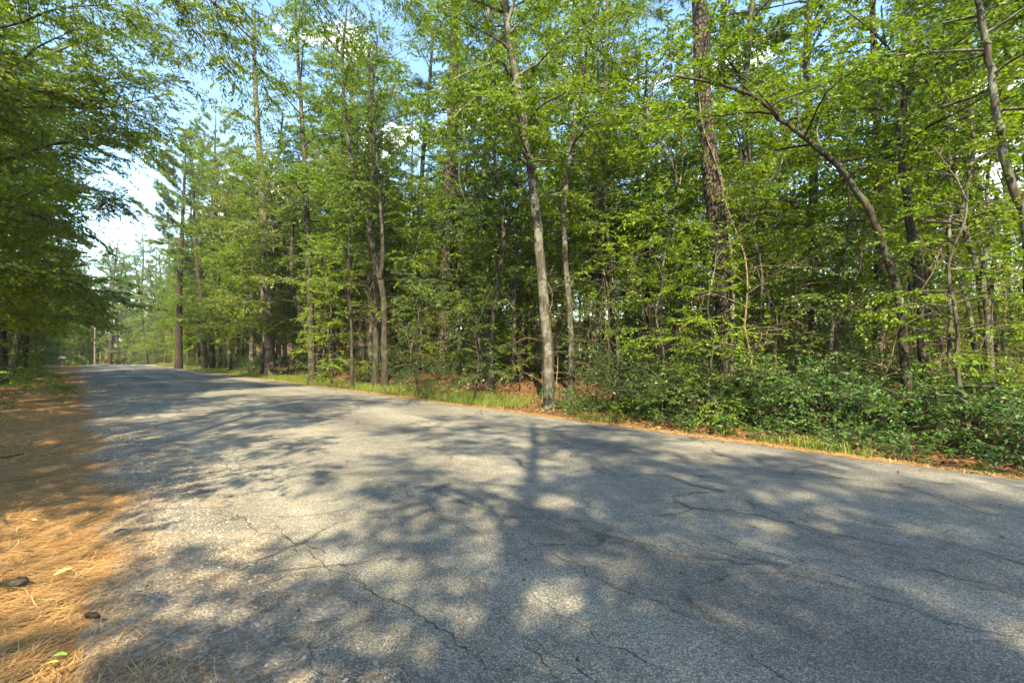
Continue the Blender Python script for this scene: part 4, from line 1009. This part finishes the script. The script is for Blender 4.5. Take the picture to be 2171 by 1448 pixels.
# ------------------------------------------------------------------ small ground cover
def lay_needles(n, sr, orr, L, w, rng, edge, zf, hgt=.035):
    s = sr[0] + (sr[1] - sr[0]) * rng.random(n) ** 1.35
    o = rng.uniform(orr[0], orr[1], n)
    keep_ = edge(s, o, rng.random(n))
    s, o = s[keep_], o[keep_]; n = len(s)
    x, y = so2w(s, o)
    # needles lie in drifts: direction follows a slow field plus scatter
    th = .9 + .9 * wob(x, y, 1.1, .7) + rng.normal(0, .75, n)
    l = L * rng.uniform(.6, 1.15, n) * .5
    z = zf(s, o) + hgt * rng.random(n) ** 1.6 + .004
    dx, dy = np.cos(th) * l, np.sin(th) * l
    tz = rng.normal(0, .13, n) * l
    bend = rng.normal(0, .18, n) * l
    px_, py_ = -np.sin(th), np.cos(th)
    ww = (w * rng.uniform(.7, 1.3, n) * .5)
    rows = []
    for t, bb, wk in ((-1, 0, .8), (0, 1, 1.0), (1, 0, .3)):
        cx = x + dx * t + px_ * bend * bb; cy = y + dy * t + py_ * bend * bb; cz = z + tz * t + .012 * bb * l * 8
        for sg in (-1, 1):
            rows.append(np.stack([cx + sg * px_ * ww * wk, cy + sg * py_ * ww * wk, np.maximum(cz, zf(s, o) + .002)], -1))
    v = np.stack(rows, 1).reshape(-1, 3); k = np.arange(n)[:, None] * 6
    f = np.concatenate([k + np.array([[0, 2, 3, 1]]), k + np.array([[2, 4, 5, 3]])])
    return v, f
zleft = lambda s, o: np.maximum(ground_z(s, o), sh_z(s, o))
def left_edge(s, o, q):
    lim = .22 + .12 * np.sin(s * 1.3) + .10 * np.sin(s * 3.1 + 1)
    p = smooth(-.35, .30, lim - o) + .018
    return q < p
r = R_(500)
mb = MB()
v, f = lay_needles(74000, (.2, 9), (-1.9, 1.3), .19, .0032, r, left_edge, zleft); mb.add(v, None, f)
v, f = lay_needles(22000, (8, 30), (-3.2, .8), .22, .006, r, left_edge, zleft); mb.add(v, None, f)
v, f = lay_needles(16000, (28, 85), (-3.4, .8), .26, .012, r, left_edge, zleft); mb.add(v, None, f)
obj('pine_straw', mb.mesh('pine_straw', M['straw']), label='drifts of fallen orange pine needles beside the gravel shoulder', kind='stuff')
def right_edge(s, o, q):
    return q < smooth(-.02, .06, o - 8.0) * (1 - smooth(8.25, 8.75, o + .12 * np.sin(s * 1.7) + .08 * np.sin(s * 4.3))) + .05 * (o > 8.2)
mb = MB()
v, f = lay_needles(28000, (-4, 16), (7.95, 9.6), .19, .007, r, right_edge, ground_z, .05); mb.add(v, None, f)
v, f = lay_needles(16000, (14, 70), (7.95, 9.4), .22, .014, r, right_edge, ground_z, .05); mb.add(v, None, f)
obj('pine_straw', mb.mesh('pine_straw', M['straw']), label='ribbon of pine needles along the far road edge below the bank', kind='stuff')
# needles strewn over the road edge
mb = MB()
v, f = lay_needles(420, (.2, 7), (.7, 2.0), .17, .003, r, lambda s, o, q: q < np.exp(-(o - .7) * 2.2), lambda s, o: road_z(s, o) + .006, .01); mb.add(v, None, f)
obj('pine_straw', mb.mesh('pine_straw', M['straw']), label='loose pine needles strewn over the asphalt edge', kind='stuff')

# gravel stones
def stones(n, sr, orr, size, rng, p, zf):
    s = rng.uniform(*sr, n); o = rng.uniform(*orr, n)
    k = rng.random(n) < p(s, o); s, o = s[k], o[k]; n = len(s)
    x, y = so2w(s, o); z = zf(s, o)
    c = np.stack([x, y, z], -1)
    d = np.array([[1, 0, 0], [0, 1, 0], [-1, 0, 0], [0, -1, 0], [0, 0, .8], [0, 0, -.6]], float)
    sz = size * np.exp(rng.normal(0, .45, n))
    a = rng.uniform(0, 2 * pi, n); ca, sa = np.cos(a), np.sin(a)
    v = d[None] * (1 + rng.normal(0, .22, (n, 6, 1)))
    v = np.stack([v[..., 0] * ca[:, None] * 1.25 - v[..., 1] * sa[:, None], v[..., 0] * sa[:, None] * 1.25 + v[..., 1] * ca[:, None], v[..., 2]], -1) * sz[:, None, None] + c[:, None]
    q = np.array([[0, 1, 4], [1, 2, 4], [2, 3, 4], [3, 0, 4], [1, 0, 5], [2, 1, 5], [3, 2, 5], [0, 3, 5]])
    return v.reshape(-1, 3), (np.arange(n)[:, None, None] * 6 + q[None]).reshape(-1, 3)
mb = MB()
v, f = stones(15000, (.2, 12), (.0, 1.3), .0055, r, lambda s, o: smooth(.05, .5, o) * (1 - smooth(.75, 1.25, o)) * .95 + .03, lambda s, o: np.where(o > edge_l(s), road_z(s, o) + .002, zleft(s, o) + .002)); mb.add(v, f)
obj('gravel', mb.mesh('gravel', M['stone'], False), label='loose grey gravel between straw and asphalt', kind='stuff')

# leaf litter under the trees
def litter(n, sr, orr, size, rng, p=None):
    s = rng.uniform(*sr, n); o = rng.uniform(*orr, n)
    if p is not None:
        k = rng.random(n) < p(s, o); s, o = s[k], o[k]; n = len(s)
    x, y = so2w(s, o)
    P = np.stack([x, y, ground_z(s, o) + .012 + .03 * rng.random(n)], -1)
    a = rng.uniform(0, 2 * pi, n); dv = np.stack([np.cos(a), np.sin(a), rng.normal(0, .25, n)], -1)
    m_ = MB(); leaves(m_, P, unit(dv), np.full(n, .01), 1, size, rng, .55, 0, .4)
    return m_
mb = litter(30000, (-4, 22), (8.7, 17), .085, r)
obj('leaf_litter', mb.mesh('leaf_litter', M['litter'], False), label='dead brown leaves covering the bank across the road', kind='stuff')
mb = litter(22000, (22, 60), (8.8, 22), .14, r)
obj('leaf_litter', mb.mesh('leaf_litter', M['litter'], False), label='dead brown leaves under the trees behind the grassy verge', kind='stuff')
mb = litter(7000, (6, 70), (-7, -1.4), .12, r)
obj('leaf_litter', mb.mesh('leaf_litter', M['litter'], False), label='dead brown leaves under the trees of the pine straw side', kind='stuff')

def blades(P, h, rng, w=.006, lean=.5):
    n = len(P); a = rng.uniform(0, 2 * pi, n)
    d = np.stack([np.cos(a), np.sin(a), np.zeros(n)], -1); sd = np.stack([-np.sin(a), np.cos(a), np.zeros(n)], -1)
    hh = h * rng.uniform(.45, 1.25, n)[:, None]; l = np.abs(rng.normal(0, lean, n))[:, None] + .1
    p1 = P + np.array([0, 0, 1.]) * hh * .6 + d * hh * l * .25; p2 = P + np.array([0, 0, 1.]) * hh * (1 - .25 * l) + d * hh * l * .9
    v = np.stack([P + sd * w * .5, P - sd * w * .5, p1 + sd * w * .4, p1 - sd * w * .4, p2], 1).reshape(-1, 3)
    k = np.arange(n)[:, None] * 5
    return v, k + np.array([[2, 3, 4]]), k + np.array([[0, 1, 3, 2]])
def grass_field(n, sr, orr, h, w, p, rng):
    s = rng.uniform(*sr, n); o = rng.uniform(*orr, n)
    k = rng.random(n) < p(s, o); s, o = s[k], o[k]
    x, y = so2w(s, o)
    return blades(np.stack([x, y, ground_z(s, o) - .01], -1), h, rng, w)
patch = lambda s, o, f_, t: smooth(t, t + .7, wob(s, o * 2.2, f_, 2.0))
mb = MB()
v, a3, a4 = grass_field(26000, (9.5, 30), (8.35, 10.6), .27, .009, lambda s, o: smooth(8.35, 8.9, o) * (1 - smooth(9.8, 10.6, o)) * (.35 + .65 * patch(s, o, .8, -.5)), r); mb.add(v, a3, a4)
v, a3, a4 = grass_field(26000, (28, 95), (8.3, 10.4), .24, .018, lambda s, o: smooth(8.3, 8.8, o) * (1 - smooth(9.6, 10.4, o)) * .9, r); mb.add(v, a3, a4)
v, a3, a4 = grass_field(12000, (-4, 10), (8.3, 9.5), .17, .008, lambda s, o: smooth(8.35, 8.8, o) * patch(s, o, 1.4, .1), r); mb.add(v, a3, a4)
obj('grass', mb.mesh('grass', M['grass'], False), label='long pale green grass on the verge across the road', kind='stuff')
mb = MB()
v, a3, a4 = grass_field(34000, (8, 70), (-5, -.9), .16, .012, lambda s, o: (patch(s, o, .55, .0)) * smooth(.9, 1.6, -o), r); mb.add(v, a3, a4)
v, a3, a4 = grass_field(4000, (4, 10), (-3.2, -.7), .12, .007, lambda s, o: patch(s, o, .9, .3) * smooth(.7, 1.2, -o), r); mb.add(v, a3, a4)
obj('grass', mb.mesh('grass', M['grass'], False), label='short green grass patches in the pine straw by the trees', kind='stuff')

# distinct tufts of grass at the road edge
def tuft(px, py, h, n, label, seed, rad=.12):
    rr = R_(seed); d = CAM_H * FPX / (py - YH); x = (px - PXW / 2) / FPX * d
    P = np.stack([rr.normal(0, rad * .6, n), rr.normal(0, rad * .6, n), np.full(n, -.02)], -1)
    m_ = MB(); m_.add(*blades(P, h, rr, .011, .6))
    o = obj('grass_tuft', m_.mesh('grass_tuft', M['grass'], False), label=label, cat='grass', group='grass tufts at the road edge', loc=(x, d, wz(x, d)))
tuft(1722, 948, .26, 120, 'largest pale grass tuft spraying over the straw edge below the shrubs', 601, .2)
tuft(1780, 955, .22, 70, 'pale grass tuft touching the largest tuft below the shrubs', 602, .12)
tuft(1625, 935, .20, 60, 'thin grass tuft with stiff upright blades below the shrubs', 603)
tuft(1545, 918, .20, 70, 'soft green grass tuft at the straw edge near the thin stiff tuft', 604)
tuft(1835, 962, .18, 60, 'short yellowing grass tuft at the foot of the bank', 605)
tuft(1222, 873, .34, 90, 'arching green grass tuft beside the base of the crooked tree', 606, .16)
tuft(1095, 862, .32, 90, 'grass tuft in front of the leaning grey tree', 607, .2)
tuft(1010, 852, .28, 80, 'grass tuft on the verge short of the leaning grey tree', 608, .2)
tuft(2080, 995, .13, 110, 'small bright green grass tuft in the needles by the road edge', 609)
tuft(2155, 1005, .11, 45, 'tiny green grass sprig alone in the needles by the road edge', 610, .07)

# ------------------------------------------------------------------ small things on the straw
def chip(px, py, L, W, label, seed, mat='bark_dark', name='bark_chip', rot=.2):
    rr = R_(seed); d = CAM_H * FPX / (py - YH); x = (px - PXW / 2) / FPX * d
    n = 9; u = np.linspace(-1, 1, n)
    prof = (1 - np.abs(u) ** 3) * W * .5 * (1 + rr.normal(0, .15, n))
    top = np.stack([u * L * .5, prof, .012 + .02 * (1 - u ** 2) + rr.normal(0, .002, n)], -1); bot = np.stack([u * L * .5, -prof, .010 + .006 * (1 - u ** 2)], -1)
    mid = np.stack([u * L * .5, prof * 0, .03 + .012 * (1 - u ** 2)], -1)
    und = mid.copy(); und[:, 2] -= .018
    v = np.concatenate([top, mid, bot, und]); k = np.arange(n - 1)
    m_ = MB(); m_.add(v, None, np.concatenate([np.stack([a_ * n + k, a_ * n + k + 1, b_ * n + k + 1, b_ * n + k], -1) for a_, b_ in ((0, 1), (1, 2), (2, 3), (3, 0))]))
    o = obj(name, m_.mesh(name, M[mat]), label=label, cat='bark', loc=(x, d, wz(x, d) + .035)); o.rotation_euler = (0, 0, rot)
chip(196, 1326, .10, .035, 'small curled bark chip lying on the sunlit pine straw', 701, rot=-.1)
chip(30, 1252, .15, .09, 'larger dark bark chunk half sunk in the pine straw', 702, rot=.3)
def stick(pts, r0, label):
    P = np.array([[(px - PXW / 2) / FPX * (CAM_H * FPX / (py - YH)), CAM_H * FPX / (py - YH), 0] for px, py in pts])
    for q in P: q[2] = wz(q[0], q[1]) + .03
    c = P[0].copy(); m_ = MB(); tube(m_, spline(P - c, 10), np.linspace(r0, r0 * .5, 10), 6, 0, True, .06, R_(9))
    obj('fallen_stick', m_.mesh('fallen_stick', M['bark_dark']), label=label, cat='stick', loc=c)
stick([(-30, 985), (0, 976), (20, 972), (50, 966)], .016, 'dark fallen stick on the needles by the grass patch')
stick([(3, 1098), (8, 1110), (18, 1122)], .008, 'short black twig poking out of the pine straw')
def fallen_leaf(px, py, L, label, seed, cols, rot):
    rr = R_(seed); d = CAM_H * FPX / (py - YH); x = (px - PXW / 2) / FPX * d
    n = 7; u = np.linspace(0, 1, n); w = np.sin(u * pi) ** .7 * L * .24
    z = .01 * np.sin(u * 3)
    v = np.concatenate([np.stack([u * L, w, z + .006], -1), np.stack([u * L, 0 * w, z], -1), np.stack([u * L, -w, z + .004], -1)]); k = np.arange(n - 1)
    m_ = MB(); m_.add(v, None, np.concatenate([np.stack([a_ * n + k, a_ * n + k + 1, (a_ + 1) * n + k + 1, (a_ + 1) * n + k], -1) for a_ in (0, 1)]))
    mt = simple_mat('fallen_leaf', [(.3, cols), (.7, tuple(min(1, c * 1.4) for c in cols))], 30)
    o = obj('fallen_leaf', m_.mesh('fallen_leaf', mt), label=label, cat='leaf', group='fallen leaves on the straw', loc=(x, d, wz(x, d) + .05)); o.rotation_euler = (rr.normal(0, .15), rr.normal(0, .15), rot)
fallen_leaf(112, 1238, .10, 'pale yellow fallen leaf on the pine straw', 711, (.42, .30, .10), 1.1)
fallen_leaf(270, 1418, .055, 'blue-grey fallen leaf among needles', 712, (.16, .18, .17), .2)
fallen_leaf(85, 1440, .07, 'yellow-green narrow leaf on the sunlit straw', 713, (.30, .30, .07), .3)
fallen_leaf(110, 1415, .055, 'small fresh green leaf lying on the straw', 714, (.14, .22, .04), .5)
fallen_leaf(62, 1117, .06, 'whitish curled leaf on shaded straw', 715, (.45, .40, .30), .1)
fallen_leaf(240, 1143, .09, 'dark grey fallen leaf by the gravel', 716, (.05, .05, .05), .8)

# ------------------------------------------------------------------ far pole and mailbox
x, y = so2w(128, 3.0)
d = 98.0
def ground_pt(px, d):
    x = (px - PXW / 2) / FPX * d; return np.array([x, d, wz(x, d)])
g = ground_pt(201, 98)
root = obj('utility_pole', None, label='thin pale wooden utility pole standing beyond the crest of the road', cat='pole', loc=g)
m_ = MB(); tube(m_, np.array([[0, 0, -.3], [0, 0, 4], [.02, 0, 9.5]]), [.16, .14, .10], 10)
obj('pole', m_.mesh('pole', M['bark_pale']), parent=root)
def box(mb, c, sz):
    c = np.array(c); h = np.array(sz) / 2
    v = np.array([[x_, y_, z_] for x_ in (-1, 1) for y_ in (-1, 1) for z_ in (-1, 1)]) * h + c
    mb.add(v, None, [[0, 1, 3, 2], [4, 6, 7, 5], [0, 4, 5, 1], [2, 3, 7, 6], [0, 2, 6, 4], [1, 5, 7, 3]])
m_ = MB(); box(m_, (0, -.14, 8.9), (1.9, .09, .11)); obj('crossarm', m_.mesh('crossarm', M['bark_pale'], False), parent=root)
g = ground_pt(133, 66)
root = obj('mailbox', None, label='tan box on a post where the straw verge meets the crest', cat='mailbox', loc=g)
m_ = MB(); box(m_, (0, 0, .5), (.14, .14, 1.1)); obj('post', m_.mesh('post', M['bark_pale'], False), parent=root)
m_ = MB(); th = np.linspace(0, pi, 9); 
prof = np.vstack([[-.17, 0], np.stack([-.17 * np.cos(th), .14 + .17 * np.sin(th)], -1), [.17, 0]])
n = len(prof); v = np.concatenate([np.stack([np.full(n, e), prof[:, 0], prof[:, 1] + 1.05], -1) for e in (-.42, .42)])
k = np.arange(n - 1); m_.add(v, None, np.concatenate([np.stack([k, k + 1, n + k + 1, n + k], -1), [[0, n, 2 * n - 1, n - 1]]]))
for e in (0, n):
    m_.add(np.vstack([v[e:e + n], v[e:e + n].mean(0)]), [[q, (q + 1) % n, n] for q in range(n)])
obj('box', m_.mesh('box', simple_mat('tan_metal', [(.3, (.42, .33, .24)), (.7, (.5, .4, .3))], 3), False), parent=root)

# scattered leaves and bits blown onto the road
rr = R_(801); n = 420
s_ = -4 + 34 * rr.random(n); o_ = rr.uniform(.8, 8.0, n); kp = rr.random(n) < (.25 + .75 * np.exp(-np.minimum(o_ - .8, 8 - o_) * 1.1)); s_, o_ = s_[kp], o_[kp]; n = len(s_)
x_, y_ = so2w(s_, o_); a_ = rr.uniform(0, 2 * pi, n)
m_ = MB(); leaves(m_, np.stack([x_, y_, road_z(s_, o_) + .016], -1), unit(np.stack([np.cos(a_), np.sin(a_), rr.normal(0, .15, n)], -1)), np.full(n, .01), 1, .055, rr, .5, 0, .3)
obj('leaf_litter', m_.mesh('leaf_litter', M['litter'], False), label='stray dead leaves and bits blown onto the asphalt', kind='stuff')

# ------------------------------------------------------------------ haze
m, nd, lk, out = newmat('haze')
vp = nd.new('ShaderNodeVolumePrincipled'); vp.inputs['Density'].default_value = .00042; vp.inputs['Color'].default_value = (.9, .94, 1.0, 1); vp.inputs['Anisotropy'].default_value = .1
lk.new(vp.outputs[0], out.inputs['Volume'])
m_ = MB(); box(m_, (-85, 125, 20), (1080, 1060, 60)); obj('haze', m_.mesh('haze', m, False), label='thin summer haze in the air of the wood', kind='stuff')
